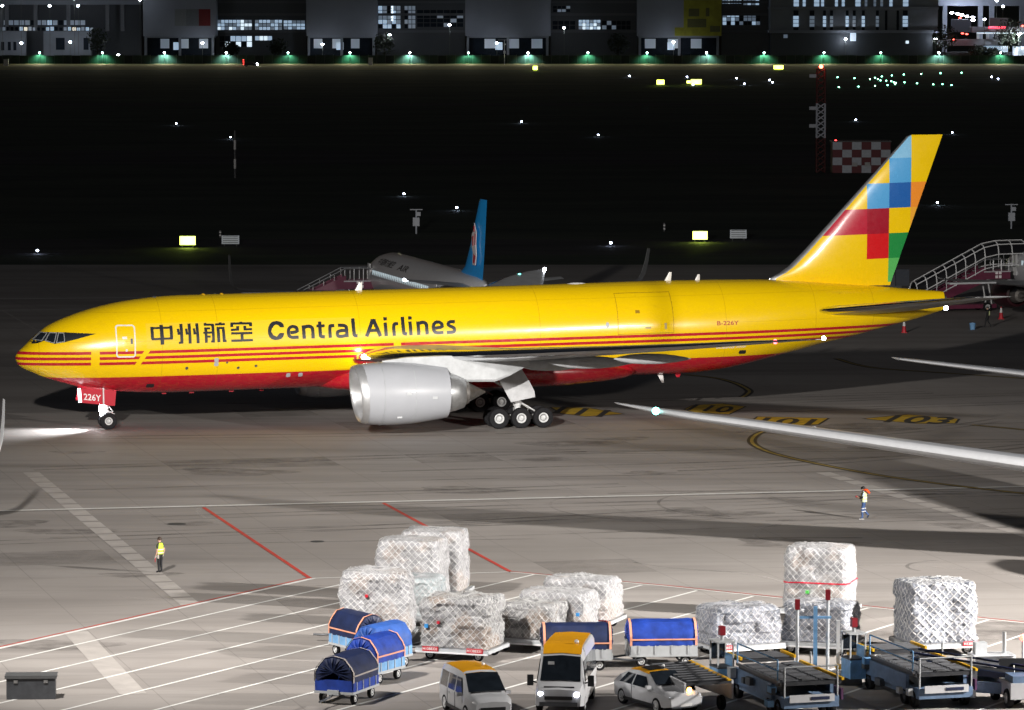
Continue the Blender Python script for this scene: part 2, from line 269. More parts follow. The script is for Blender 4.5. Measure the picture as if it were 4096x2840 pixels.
# ------------------------------------------------------------------ ground
def concrete():
    m = bpy.data.materials.new('apron_concrete'); m.use_nodes = True
    n = NT(m)
    big = n.noise(.03, 5, .6, (1, 2.2, 1), -TH)
    streak = n.noise(.12, 6, .65, (.16, 1.6, 1), -TH, .4)
    cross = n.noise(.10, 5, .6, (2.0, .35, 1), -TH - .5, .3)
    fine = n.noise(2.2, 6, .7)
    col = n.mix(n.ramp(big, .32, .68), (.25, .231, .219), (.39, .366, .35))
    col = n.mix(n.ramp(streak, .46, .66, 0, .75), col, (.18, .167, .16))
    col = n.mix(n.ramp(cross, .52, .7, 0, .5), col, (.26, .24, .225))
    col = n.mix(n.ramp(fine, .3, .75, 0, .28), col, (.28, .25, .23))
    # slab joints
    tc = n.new('ShaderNodeTexCoord'); mp = n.new('ShaderNodeMapping')
    mp.inputs['Rotation'].default_value = (0, 0, -TH)
    n.link(tc.outputs['Object'], mp.inputs[0])
    sp = n.new('ShaderNodeSeparateXYZ'); n.link(mp.outputs[0], sp.inputs[0])
    jx = n.m('LESS_THAN', n.m('MODULO', n.m('ADD', sp.outputs[0], 5000), 5.0), .05)
    jy = n.m('LESS_THAN', n.m('MODULO', n.m('ADD', sp.outputs[1], 5000), 5.0), .06)
    col = n.mix(n.m('MULTIPLY', n.m('MAXIMUM', jx, jy), .35), col, (.1, .095, .09))
    # slab-to-slab tone
    fl = n.new('ShaderNodeTexWhiteNoise'); fl.noise_dimensions = '2D'
    cb = n.new('ShaderNodeCombineXYZ')
    n.link(n.m('FLOOR', n.m('DIVIDE', sp.outputs[0], 5.0)), cb.inputs[0]); n.link(n.m('FLOOR', n.m('DIVIDE', sp.outputs[1], 5.0)), cb.inputs[1])
    n.link(cb.outputs[0], fl.inputs['Vector'])
    col = n.mix(n.ramp(fl.outputs['Value'], 0, 1, 0, .16), col, (.32, .29, .265))
    n.link(col, n.b.inputs['Base Color'])
    n.b.inputs['Roughness'].default_value = .72
    n.b.inputs['Specular IOR Level'].default_value = .3
    n.bump(fine, .25, .01)
    return m
CONC = concrete()
def ground_mat(name, a, b, scale, stretch, rough=.85):
    m = bpy.data.materials.new(name); m.use_nodes = True
    n = NT(m)
    f = n.noise(scale, 6, .65, stretch, -TH)
    n.link(n.mix(n.ramp(f, .35, .68), a, b), n.b.inputs['Base Color'])
    n.b.inputs['Roughness'].default_value = rough
    n.b.inputs['Specular IOR Level'].default_value = .15
    return m
ASPH = ground_mat('taxiway_asphalt', (.045, .045, .05), (.09, .088, .088), .08, (.3, 1.5, 1))
GRASS = ground_mat('airfield_grass', (.035, .05, .042), (.085, .10, .075), .05, (.5, 1.4, 1))
VERGE = ground_mat('verge_grass', (.10, .095, .035), (.2, .17, .06), .06, (.25, 1.3, 1))
def sheet(name, pts, m):
    me = MB().face(pts).mesh(name, m)
    return struct(put(name, me))
def strip(name, y0, y1, z, m, x=900, slope=0.0):
    return sheet(name, [(-x, y0 - slope*x, z), (x, y0 + slope*x, z), (x, y1 + slope*x, z), (-x, y1 - slope*x, z)], m)
sheet('ground', [(-4000, -300, -.012), (4000, -300, -.012), (4000, 5000, -.012), (-4000, 5000, -.012)], GRASS)
strip('apron', -80, 446, -.008, CONC)
strip('taxiway', 462, 490, -.004, ASPH)
strip('runway', 690, 745, -.004, ASPH, 1500)
strip('parallel_taxiway', 1010, 1034, -.004, ASPH, 1500)
strip('verge', 1415, 1700, 0, VERGE, 1500)

# ------------------------------------------------------------------ painted markings (sheets 4 mm apart)
LINEW = mat('line_white', (.72, .72, .70), .6, var=.12, scale=.8)
LINER = mat('line_red', (.50, .06, .045), .6, var=.2, scale=.8)
LINEY = mat('line_yellow', (.55, .36, .02), .6, var=.35, scale=1.2)
LINEYD = mat('line_yellow_worn', (.34, .245, .05), .65, var=.35, scale=1.2)
LINEK = mat('line_black', (.035, .033, .03), .65, var=.2)
LINEP = mat('worn_patch', (.405, .378, .358), .7, var=.12, scale=1.0)
def ribbon(name, pts, w, m, z):
    pts = [Vector((p[0], p[1], 0)) for p in pts]
    L, Rr = [], []
    for i, p in enumerate(pts):
        t = (pts[min(i+1, len(pts)-1)] - pts[max(i-1, 0)]).normalized()
        nn = Vector((-t.y, t.x, 0)) * w / 2
        L.append(p + nn + Vector((0, 0, z))); Rr.append(p - nn + Vector((0, 0, z)))
    b = MB()
    for i in range(len(pts) - 1):
        b.face([L[i], Rr[i], Rr[i+1], L[i+1]])
    return struct(b.build(name, m))
def q(*p):                                  # survey points given in the 2302-wide print of the photo
    return [site(x*1.77933, y*1.77933) for x, y in p]
def line(name, p, w, m, z):
    return ribbon(name, q(*p), w, m, z)
line('white_edge_line', [(-60,1149.5),(2400,1091)], .36, LINEW, .004)
line('white_edge_line', [(-60,1152.2),(2400,1094)], .07, LINEK, .002)
line('red_clearance_line', [(458,1141),(697,1300)], .22, LINER, .006)
line('red_clearance_line', [(862,1131),(1147,1285)], .22, LINER, .006)
line('white_parking_edge', [(-40,1466),(705,1300)], .26, LINEW, .004)
line('red_parking_edge', [(-40,1463),(697,1298.3)], .12, LINER, .008)
line('white_parking_edge', [(700,1300),(1148,1285.5)], .14, LINEW, .004)
line('white_parking_edge', [(1144,1285.5),(1500,1318),(1760,1345),(2440,1414)], .16, LINEW, .004)
line('red_parking_edge', [(1144,1284),(1500,1316.3),(1760,1343),(2440,1412)], .1, LINER, .008)
# hatching of the no-parking area: parallel stripes clipped by the edge lines
h0, h1 = q((0, 1488), (770, 1313))
hd = (h1 - h0).normalized(); hn = Vector((-hd.y, hd.x, 0))
e0, e1 = q((0, 1455), (697, 1300)); e2 = q((1145, 1285))[0]; e3 = q((2440, 1414))[0]
def clip(o, d, a, b):
    s = b - a; den = d.x*s.y - d.y*s.x
    return ((a.x-o.x)*s.y - (a.y-o.y)*s.x) / den
step = abs(hn.dot(q((0, 1533))[0] - h0))
for k in range(0, 30):
    o = h0 - hn * step * k
    t1 = clip(o, hd, e1, e2)
    p1 = o + hd * t1
    if p1.x > e2.x: t1 = clip(o, hd, e2, e3); p1 = o + hd * t1
    t0 = -60
    ribbon('white_hatch_line', [o + hd*t0, o + hd*(t1 - .1)], .17, LINEW, .004)
# worn guide squares
def dashes(name, pts, n, w, fill=.62):
    a, b = q(*pts)
    for k in range(n):
        p0 = a.lerp(b, k/n); p1 = a.lerp(b, (k+fill)/n)
        ribbon(name, [p0, p1], w, LINEP, .002)
dashes('worn_guide_patch', [(70,1062),(432,1362)], 21, .95, .86)
dashes('worn_guide_patch', [(170,1420),(300,1560)], 1, 1.1, 1)
dashes('worn_guide_patch', [(1850,1062),(2330,1210)], 14, .9, .8)
dashes('taxiway_dash', [(6,698),(85,744)], 16, .25, .6)
line('far_white_line', [(-50,672),(1000,664)], .3, LINEW, .004)
line('far_white_line', [(-50,698),(300,694)], .2, LINEW, .004)
line('far_white_line', [(1500,802),(2400,789)], .22, LINEP, .004)
# tyre tracks, patched slabs and stains
def worn(name, col, alpha, scale, stretch=(1, 1, 1)):
    m = bpy.data.materials.new(name); m.use_nodes = True
    n = NT(m); n.b.inputs['Base Color'].default_value = (*col, 1); n.b.inputs['Roughness'].default_value = .75
    n.link(n.ramp(n.noise(scale, 5, .65, stretch, -TH), .35, .7, 0, alpha), n.b.inputs['Alpha'])
    return m
SKID, SKIDP, STAIN, PATCH = worn('tyre_rubber_mark', (.07,.066,.064), .42, .25), worn('pale_scuff', (.6,.57,.54), .4, .3), worn('oil_stain', (.09,.08,.075), .38, .7), worn('patched_slab', (.24,.22,.205), .4, .2)
rg_ = random.Random(11)
for k in range(26):
    a_ = Vector((rg_.uniform(-30, 30), rg_.uniform(222, 300), 0)); L_ = rg_.uniform(14, 60); w_ = rg_.uniform(-.06, .06); bend = rg_.uniform(-7, 7)
    for off in ((0, 1.5) if k % 3 else (0,)):
        ribbon('tyre_track', [a_ + U*(L_*t) + V*(off + bend*t*t + L_*w_*t) for t in [i/14 for i in range(15)]], rg_.uniform(.22, .5), SKID, .0016)
for k in range(16):
    c_ = Vector((rg_.uniform(-24, 26), rg_.uniform(205, 245), 0)); r_ = rg_.uniform(2.5, 9); t0 = rg_.uniform(0, 6.28); sp_ = rg_.uniform(.8, 2.4)
    ribbon('tyre_track', [c_ + Vector((r_*math.cos(t0+sp_*i/16), r_*math.sin(t0+sp_*i/16), 0)) for i in range(17)], .18, SKIDP if k % 3 else SKID, .0016)
for k in range(22):
    c_ = Vector((rg_.uniform(-28, 28), rg_.uniform(185, 285), 0)); r_ = rg_.uniform(.5, 2.4)
    struct(MB().face([c_ + Vector((r_*(1+.3*math.sin(3*t+k))*math.cos(t)*1.6, r_*(1+.3*math.cos(2*t+k))*math.sin(t), .0012)) for t in [2*math.pi*i/18 for i in range(18)]]).build('oil_stain', STAIN))
for k in range(16):
    o_ = U*5.0*rg_.randint(-4, 12) + V*5.0*rg_.randint(39, 58); n_ = rg_.choice((1, 1, 2, 3))
    struct(MB().face([o_ + Vector((0, 0, .0008)), o_ + U*5*n_ + Vector((0, 0, .0008)), o_ + U*5*n_ + V*5 + Vector((0, 0, .0008)), o_ + V*5 + Vector((0, 0, .0008))]).build('patched_slab', PATCH))
# yellow lead-in lines with black borders
def lead(pts, name='yellow_lead_line'):
    P = q(*pts); S = []
    for i in range(len(P) - 1):                       # Catmull-Rom
        p0, p1, p2, p3 = P[max(i-1, 0)], P[i], P[i+1], P[min(i+2, len(P)-1)]
        for k in range(8):
            t = k / 8
            S.append(.5*((2*p1) + (p2-p0)*t + (2*p0-5*p1+4*p2-p3)*t*t + (3*p1-p0-3*p2+p3)*t**3))
    S.append(P[-1])
    ribbon(name + '_border', S, .62, LINEK, .004)
    ribbon(name, S, .22, LINEYD, .008)
lead([(1738,963),(1704,975),(1690,990),(1702,1004),(1745,1021),(1850,1045),(2000,1072),(2200,1098),(2420,1122)])
lead([(1540,842),(1610,850),(1655,862),(1683,877),(1680,886),(1668,893)])
lead([(2185,955),(2302,966),(2420,978)])
line('tyre_track', [(245,981),(700,976),(1100,969)], .16, LINEK, .004); line('tyre_track', [(130,987),(620,983),(1000,978)], .12, LINEK, .004)
lead([(1880,806),(1960,826),(2120,838),(2320,852)])
# hexagonal stand numbers
TXT = {}
def text_mesh(s, size=1.0, offset=0.0, shear=0.0, align='CENTER'):
    c = bpy.data.curves.new('lettering', 'FONT')
    c.body = s; c.size = size; c.offset = offset; c.shear = shear; c.align_x = align; c.resolution_u = 3
    o = bpy.data.objects.new('lettering', c); C.objects.link(o)
    dg = bpy.context.evaluated_depsgraph_get(); dg.update()
    me = bpy.data.meshes.new_from_object(o.evaluated_get(dg))
    bpy.data.objects.remove(o)
    return me
def hexsign(corners, word, flip):
    P = q(*corners)
    cx = sum(P, Vector()) / len(P)
    b = MB(); b.face([cx + (p - cx)*1.07 + Vector((0, 0, .004)) for p in P])
    base = struct(b.build('stand_number_border', LINEK))
    struct(MB().face([p + Vector((0, 0, .008)) for p in P]).build('stand_number_panel', LINEY))
    me = text_mesh(word, 1.0, .02)
    xs = [v.co.x for v in me.vertices]; ys = [v.co.y for v in me.vertices]
    ax, ay = flip
    for v in me.vertices:
        u = (v.co.x - min(xs)) / (max(xs) - min(xs)) - .5; w = (v.co.y - min(ys)) / (max(ys) - min(ys)) - .5
        v.co = cx + ax*u + ay*w + Vector((0, 0, .012))
    me.materials.append(LINEK)
    struct(put('stand_number', me))
def axis(a, b): p, r = q(a, b); return r - p
hexsign([(1540,920),(1560,911),(1624,907.5),(1674,914),(1638,931),(1560,927)], '110', (axis((1562,917),(1655,923)), axis((1596,925),(1618,911.5))))
hexsign([(1705,937),(1860,940.5),(1838,954),(1760,958),(1690,948)], '101', (axis((1720,944),(1838,948)), axis((1765,953),(1785,939))))
hexsign([(1945,941.5),(2040,932),(2153,942),(2146,951.5),(2064,952)], '103', (axis((1975,941.5),(2115,946)), axis((2045,951),(2075,935))))
hexsign([(1240,916),(1322,917),(1400,930.5),(1316,936),(1262,929)], '111', (axis((1262,921),(1372,930)), axis((1300,933),(1322,918))))
# ------------------------------------------------------------------ freighter: station, crown height, keel height, half width
PROF=[(0,4.74,4.7,0.02),(0.1,5.0,4.36,0.35),(0.3,5.2,4.15,0.6),(0.6,5.46,3.97,0.88),(1.08,5.93,3.75,1.2),(1.6,6.36,3.51,1.48),(2.1,6.72,3.33,1.7),(2.75,7.04,3.13,1.95),(3.47,7.32,2.92,2.2),(4.41,7.63,2.69,2.45),(5.49,7.92,2.53,2.68),(6.79,8.18,2.41,2.88),(8.23,8.37,2.32,3.0),(9.83,8.5,2.28,3.07),(11.3,8.54,2.29,3.1),(15.6,8.58,2.34,3.1),(24,8.66,2.44,3.1),(32.8,8.76,2.56,3.1),(39.9,8.88,2.72,3.1),(43,8.92,2.72,3.09),(45,8.92,2.77,3.06),(46.5,8.92,2.9,3.0),(48,8.91,3.13,2.93),(50.4,8.87,3.66,2.74),(52.5,8.75,4.15,2.48),(54.2,8.62,4.56,2.22),(55.8,8.48,4.87,1.95),(57.2,8.37,5.2,1.7),(58.5,8.27,5.52,1.45),(60.7,8.05,6.03,1.0),(62.2,7.92,6.45,0.6),(62.75,7.86,6.62,0.42)]
def cr(tab, x):                                # Catmull-Rom through a table of stations
    n = len(tab)
    i = 0
    while i < n - 2 and tab[i+1][0] < x: i += 1
    p1, p2 = tab[i], tab[i+1]
    p0 = tab[i-1] if i else p1; p3 = tab[i+2] if i + 2 < n else p2
    t = min(1, max(0, (x - p1[0]) / (p2[0] - p1[0]))); h = p2[0] - p1[0]
    out = []
    for k in range(1, len(p1)):
        m1 = (p2[k]-p0[k]) / (p2[0]-p0[0]) * h; m2 = (p3[k]-p1[k]) / (p3[0]-p1[0]) * h
        out.append((2*t**3-3*t*t+1)*p1[k] + (t**3-2*t*t+t)*m1 + (-2*t**3+3*t*t)*p2[k] + (t**3-t*t)*m2)
    return out
def section(a):
    t, b, w = cr(PROF, a)
    return (t+b)/2, max(.01, (t-b)/2), max(.01, w)
def skin_pt(a, z, off, side=-1):
    zc, rz, w = section(a)
    s = max(-.9999, min(.9999, (z - zc) / rz)); c = math.sqrt(1 - s*s)
    n = Vector((0, side*c/w, s/rz)).normalized()
    return Vector((a, side*w*c, z)) + n*off
def skin_up(zs):                               # height -> monotone map helper not needed on the flank
    return zs
def decal(name, polys, m, parent, off=.012, side=-1, dz=.12, da=.5, taper=.00004):
    bm = bmesh.new()
    for i, poly in enumerate(polys):
        sub = bmesh.new()
        sub.faces.new([sub.verts.new((p[0], 0, p[1])) for p in poly])
        bmesh.ops.triangulate(sub, faces=sub.faces[:])
        zs = [p[1] for p in poly]; xs = [p[0] for p in poly]
        for k in range(1, int((max(zs)-min(zs))/dz) + 1):
            bmesh.ops.bisect_plane(sub, geom=sub.verts[:]+sub.edges[:]+sub.faces[:], plane_co=(0, 0, min(zs)+k*dz), plane_no=(0, 0, 1))
        for k in range(1, int((max(xs)-min(xs))/da) + 1):
            bmesh.ops.bisect_plane(sub, geom=sub.verts[:]+sub.edges[:]+sub.faces[:], plane_co=(min(xs)+k*da, 0, 0), plane_no=(1, 0, 0))
        vm = {}
        for v in sub.verts: vm[v] = bm.verts.new(skin_pt(v.co.x, v.co.z, off + i*taper, side))
        for f in sub.faces:
            try: bm.faces.new([vm[v] for v in f.verts])
            except ValueError: pass
        sub.free()
    bmesh.ops.recalc_face_normals(bm, faces=bm.faces)
    for f in bm.faces: f.smooth = False
    me = bpy.data.meshes.new(name); bm.to_mesh(me); bm.free(); me.materials.append(m)
    return put(name, me, parent)
def outline(pts, w):                            # closed polyline -> quads of width w in station/height space
    out = []; n = len(pts)
    for i in range(n):
        a, b = Vector(pts[i]), Vector(pts[(i+1) % n]); d = (b-a).normalized(); nn = Vector((-d.y, d.x))*w/2; e = d*w/2
        out.append([tuple(a-e+nn), tuple(b+e+nn), tuple(b+e-nn), tuple(a-e-nn)])
    return out
def rrect(a0, a1, z0, z1, r, lean=0.0, n=4):
    P = []
    for cx, cz, s in ((a1-r, z1-r, 0), (a0+r, z1-r, 1), (a0+r, z0+r, 2), (a1-r, z0+r, 3)):
        for k in range(n+1):
            t = math.pi/2*(s + k/n); P.append((cx + r*math.cos(t) + lean*(cz-z0), cz + r*math.sin(t)))
    return P

YEL_A, YEL_B, LIV_RED = (.89, .585, .0015), (.92, .615, .002), (.44, .005, .02)
def livery():
    m = bpy.data.materials.new('yellow_red_livery'); m.use_nodes = True
    n = NT(m); x, y, z = n.sep()
    zz = n.m('SUBTRACT', z, n.m('MULTIPLY', x, .0117))
    st = n.m('MAXIMUM', n.m('MAXIMUM', n.band(zz, 4.953, 5.14), n.band(zz, 4.603, 4.79)), n.band(zz, 4.258, 4.445))
    sl = n.m('SUBTRACT', x, n.m('MULTIPLY', n.m('SUBTRACT', zz, 5.05), .66))
    gap = n.m('MAXIMUM', n.m('MAXIMUM', n.band(x, 4.5, 5.03), n.band(x, 24.1, 24.59)), n.band(sl, 7.78, 8.15))
    st = n.m('MULTIPLY', st, n.m('SUBTRACT', 1, gap))
    red = n.m('MAXIMUM', st, n.m('LESS_THAN', zz, 3.43))
    nz = n.noise(.35, 5, .6, (.35, 1, 1.2)); fine = n.noise(5, 5, .6, (.4, 1, 1))
    yel = n.mix(n.ramp(nz, .35, .65), YEL_A, YEL_B)
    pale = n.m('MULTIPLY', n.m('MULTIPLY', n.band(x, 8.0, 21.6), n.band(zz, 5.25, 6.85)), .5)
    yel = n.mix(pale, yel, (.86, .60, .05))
    rd = n.mix(n.ramp(nz, .3, .7), LIV_RED, (.5, .012, .03))
    col = n.mix(red, yel, rd)
    # panel seams and grime
    seam = None
    for a in (1.35, 9.0, 12.6, 21.9, 33.9, 46.6, 53.0, 57.3):
        t = n.m('LESS_THAN', n.m('ABSOLUTE', n.m('SUBTRACT', x, a)), .016)
        seam = t if seam is None else n.m('MAXIMUM', seam, t)
    for a in (5.75, 7.55, 8.25):
        seam = n.m('MAXIMUM', seam, n.m('MULTIPLY', n.m('LESS_THAN', n.m('ABSOLUTE', n.m('SUBTRACT', zz, a)), .012), .8))
    col = n.mix(n.m('MULTIPLY', seam, .4), col, (.25, .12, .004))
    col = n.mix(n.ramp(fine, .45, .85, 0, .16), col, (.5, .28, .01))
    n.link(col, n.b.inputs['Base Color'])
    n.link(n.ramp(fine, .2, .8, .2, .34), n.b.inputs['Roughness'])
    n.b.inputs['Coat Weight'].default_value = .3; n.b.inputs['Coat Roughness'].default_value = .16
    n.bump(nz, .03, .05)
    return m
def tail_livery():
    m = bpy.data.materials.new('tail_mosaic'); m.use_nodes = True
    n = NT(m); x, y, z = n.sep()
    zz = n.m('SUBTRACT', z, n.m('MULTIPLY', n.m('SUBTRACT', x, 58), .025))
    LB, MB_, DB, OR, DR, CR_, BR, DG, LG = (.24,.55,.82), (.09,.39,.76), (.018,.125,.44), (.92,.30,.03), (.36,.008,.025), (.50,.012,.04), (.66,.010,.014), (.018,.27,.06), (.10,.48,.12)
    nz = n.noise(.4, 5)
    col = n.mix(n.ramp(nz, .35, .65), YEL_A, YEL_B)
    A, B, D = 57.26, 58.84, 60.4
    for c, x0, x1, z0, z1 in ((LB, B, D, 16.85, 19), (MB_, B, D, 15.2, 16.85), (MB_, A, B, 13.52, 15.2), (DB, B, D, 13.52, 15.2), (OR, D, 63, 13.52, 15.2), ((.9,.42,.04), D, 63, 11.8, 13.52),
                              (CR_, 50, A, 11.83, 13.52), (DR, A, B, 11.83, 13.52), (BR, A, B, 10.15, 11.83), (DG, B, 63, 10.15, 11.83), (LG, B, 63, 8.55, 10.15)):
        col = n.mix(n.m('MULTIPLY', n.band(x, x0, x1), n.band(zz, z0, z1)), col, c)
    n.link(col, n.b.inputs['Base Color'])
    n.link(n.ramp(n.noise(3, 4), .2, .8, .22, .34), n.b.inputs['Roughness'])
    n.b.inputs['Coat Weight'].default_value = .5; n.b.inputs['Coat Roughness'].default_value = .1
    n.bump(nz, .03, .05)
    return m
LIV, TAILM = livery(), tail_livery()
LETTER = mat('charcoal_lettering', (.02, .023, .03), .3, var=.1, coat=.3)
LETRED = mat('red_lettering', (.42, .02, .01), .4)
LETWHT = mat('white_lettering', (.75, .75, .75), .4)
WINGM = mat('wing_grey', (.32, .335, .35), .32, var=.15, scale=1.2)
WINGU = mat('wing_light_grey', (.50, .52, .54), .35, var=.14, scale=1.5)
NACM = mat('nacelle_white', (.40, .415, .45), .36, var=.03, scale=.8, coat=.2)
HOT = mat('exhaust_metal', (.30, .285, .27), .42, .8, var=.25, scale=4)
LIPM = mat('inlet_lip_metal', (.62, .63, .65), .4, .7, var=.05)
FANM = mat('fan_blade', (.05, .052, .06), .35, .5)
GEARM = mat('gear_white', (.62, .63, .64), .35, var=.25, scale=6)
LAND = lamp_mat('landing_lamp', (.93, .96, 1), 60)
LAMPW = lamp_mat('white_nav_lamp', (.85, .9, 1), 40)
LAMPR = lamp_mat('red_nav_lamp', (1, .03, .06), 8)
LAMPG = lamp_mat('green_nav_lamp', (.12, 1, .85), 9)

def airfoil(n=14):
    P = []
    for k in range(n+1):
        x = .5*(1 - math.cos(math.pi*k/n)); t = 5*(.2969*math.sqrt(x)-.126*x-.3516*x*x+.2843*x**3-.1036*x**4)
        P.append((x, t))
    return [(x, t) for x, t in reversed(P)] + [(x, -t*.75) for x, t in P[1:-1]]
AF = airfoil()
def wing_mesh(st, mats, thin=.11, lei=1):
    """st: (span y, leading edge x, trailing edge x, z, thickness ratio, twist deg) along the span; faces near the nose take material lei"""
    b = MB(); rings = []
    for y, le, te, z, th, tw in st:
        c = te - le; rg = []
        for x, t in AF:
            dx, dz = x*c, t*c*th
            a = R(tw); rg.append((le + dx*math.cos(a) + dz*math.sin(a), y, z + dz*math.cos(a) - dx*math.sin(a)))
        rings.append(rg)
    b.rings(rings, True)
    n = len(AF)
    for i in range(len(b.f) - 2):
        j = i % n; x0 = (AF[j][0] + AF[(j+1) % n][0]) / 2
        up = j < n/2
        b.m[i] = lei if x0 < .09 else (0 if up else min(2, len(mats)-1))
    return b
def upright(st, mats, lei=1):
    """vertical fin: st = (height z, leading x, trailing x, thickness)"""
    b = MB(); rings = []
    for z, le, te, th in st:
        c = te - le
        rings.append([(le + x*c, t*c*th, z) for x, t in [(x, t if i <= len(AF)//2 else t/.75) for i, (x, t) in enumerate(AF)]])
    b.rings(rings, True)
    n = len(AF)
    for i in range(len(b.f) - 2):
        j = i % n; x0 = (AF[j][0] + AF[(j+1) % n][0]) / 2
        b.m[i] = lei if x0 < .035 else 0
    return b
def wheel(parent, loc, r, w, rim_r, name='wheel', side=-1, spokes=16):
    b = MB(); h = w/2
    b.lathe([(-h*.55, rim_r), (-h*.85, rim_r+.02), (-h, rim_r + (r-rim_r)*.45), (-h*.86, r*.95), (-h*.5, r), (h*.5, r), (h*.86, r*.95), (h, rim_r + (r-rim_r)*.45), (h*.85, rim_r+.02), (h*.55, rim_r)], (0,0,0), (0,1,0), 32)
    o = b.build(name, TYRE, parent, 50); o.location = loc
    c = MB(); s = side
    c.lathe([(s*h*.62, rim_r+.012), (s*h*.9, rim_r+.01), (s*h*.9, rim_r*.84), (s*h*.45, rim_r*.78), (s*h*.4, rim_r*.5), (s*h*.75, rim_r*.42), (s*h*.8, rim_r*.05), (s*h*.8, .003)], (0,0,0), (0,1,0), 28)
    c.mat(1).lathe([(-s*h*.5, rim_r+.01), (-s*h*.5, .01)], (0,0,0), (0,1,0), 20)
    c.mat(1)
    for k in range(spokes):
        t = 2*math.pi*k/spokes; rr = rim_r*.64
        c.box((rr*math.cos(t), s*h*.44, rr*math.sin(t)), (.035, .03, rim_r*.2), 0, -t + math.pi/2)
    c.build('rim', [GEARM, BLACK], o, 40)
    return o

JET = thing('cargo_jet', 'yellow cargo jet with red belly and stripes and a mosaic tail taxiing across the apron', 'airplane', (-31.75, 280.69, 0), TH)
# --- fuselage
b = MB(); rings = []
sts = [0, .03, .08, .15, .25, .38, .52, .7, .9] + [1.1 + .2*k for k in range(20)] + [5.2 + .5*k for k in range(16)] + [13.2 + 1.2*k for k in range(26)] + [44 + .6*k for k in range(31)] + [62.4, 62.75]
NR = 72
for a in sts:
    zc, rz, w = section(a)
    rings.append([(a, w*math.sin(2*math.pi*k/NR), zc + rz*math.cos(2*math.pi*k/NR)) for k in range(NR)])
b.rings(rings, True)
fus = b.build('fuselage', LIV, JET, 60)
# wing-body fairing, red under the belly
b = MB(); rings = []
for a, w, zt, zb in ((19.6,1.0,3.4,2.42),(20.6,2.2,3.6,2.28),(22,3.0,3.9,2.16),(24,3.32,4.15,2.1),(28,3.45,4.3,2.1),(33,3.45,4.3,2.14),(36,3.35,4.2,2.22),(38.5,3.0,4.0,2.42),(40,2.4,3.7,2.6),(40.9,1.4,3.4,2.78)):
    rings.append([(a, w*math.copysign(abs(math.sin(t))**.7, math.sin(t)), (zt+zb)/2 + (zt-zb)/2*math.copysign(abs(math.cos(t))**.8, math.cos(t))) for t in [2*math.pi*k/36 for k in range(36)]])
b.rings(rings, True); b.build('belly_fairing', LIV, JET, 60)
# --- cockpit glazing on a charcoal mask
MASK = mat('charcoal_mask', (.016, .018, .022), .35, var=.1, coat=.3)
FRAMEM = mat('window_frame', (.30, .31, .32), .4)
for sd in (-1, 1):
    decal('cockpit_mask', [[(.83,5.675),(.99,5.64),(1.3,5.69),(1.68,5.86),(2.29,5.68),(2.98,5.81),(4.87,6.33),(2.95,6.40),(2.0,6.385),(1.62,6.355),(1.2,6.04)]], MASK, JET, .006, sd, .06, .15)
    panes = [[(1.08,5.89),(1.55,5.86),(1.92,6.335),(1.585,6.33)], [(1.76,5.87),(2.26,5.73),(2.46,6.35),(2.06,6.345)], [(2.40,5.74),(2.90,5.83),(2.89,6.345),(2.58,6.355)]]
    for pn in panes:
        w = decal('cockpit_window', [pn], GLASS, JET, .016, sd, .06, .15)
        decal('window_frame', outline(pn, .045), FRAMEM, w, .02, sd, .06, .15)
# --- crew door with white outline
door = decal('crew_door', [rrect(6.10, 7.26, 4.86, 6.83, .16)], LIV, JET, .008)
decal('door_outline', outline(rrect(6.10, 7.26, 4.86, 6.83, .16), .085), LETWHT, door, .016)
decal('door_handle', [[(6.98,5.68),(7.12,5.68),(7.12,6.02),(6.98,6.02)]], DGREY, door, .02)
decal('door_placard', [[(6.46,5.98),(6.76,5.98),(6.76,6.14),(6.46,6.14)],[(6.46,5.7),(6.56,5.7),(6.56,5.74),(6.46,5.74)],[(6.66,5.2),(6.78,5.2),(6.78,5.36),(6.66,5.36)]], LETWHT, door, .02)
# --- main deck cargo door
SEAM = mat('door_seam', (.34, .19, .004), .5)
cargo = decal('cargo_door', [[(39.15,5.66),(42.95,5.72),(42.95,8.3),(39.2,8.26)]], LIV, JET, .012, -1, .1, .5)
decal('door_seam', outline([(39.15,5.66),(42.95,5.72),(42.95,8.3),(39.2,8.26)], .03), SEAM, cargo, .016, -1, .1, .5)
decal('door_placard', [[(41.0,6.0),(41.4,6.0),(41.4,6.12),(41.0,6.12)],[(42.32,5.95),(42.48,5.95),(42.48,6.35),(42.32,6.35)]], mat('placard', (.5,.4,.2), .5), cargo, .02)
decal('vent_panel', [[(40.4,7.0),(40.7,7.0),(40.7,7.2),(40.4,7.2)]], SEAM, cargo, .014)
decal('round_port', [[(38.45+.12*math.cos(t), 6.28+.2*math.sin(t)) for t in [2*math.pi*k/12 for k in range(12)]]], GREYP, JET, .014)
for a, z, s in ((10.6,4.05,.1),(13.95,4.0,.09),(15.1,4.1,.09),(13.2,4.36,.07)):
    decal('static_port', [[(a+s*math.cos(t), z+s*math.sin(t)) for t in [2*math.pi*k/10 for k in range(10)]]], DGREY, JET, .012)
for a, z in ((17.3,3.42),(18.1,3.43),(33.7,3.2),(34.8,3.22),(12.5,4.55),(12.5,4.28)):
    decal('service_panel', [rrect(a-.14, a+.14, z-.13, z+.13, .06)], GREYP, JET, .014)
for a, z in ((8.4,2.9),(47.9,4.28)):
    decal('scoop', [rrect(a-.25, a+.25, z-.14, z+.12, .08)], BLACK, JET, .014)
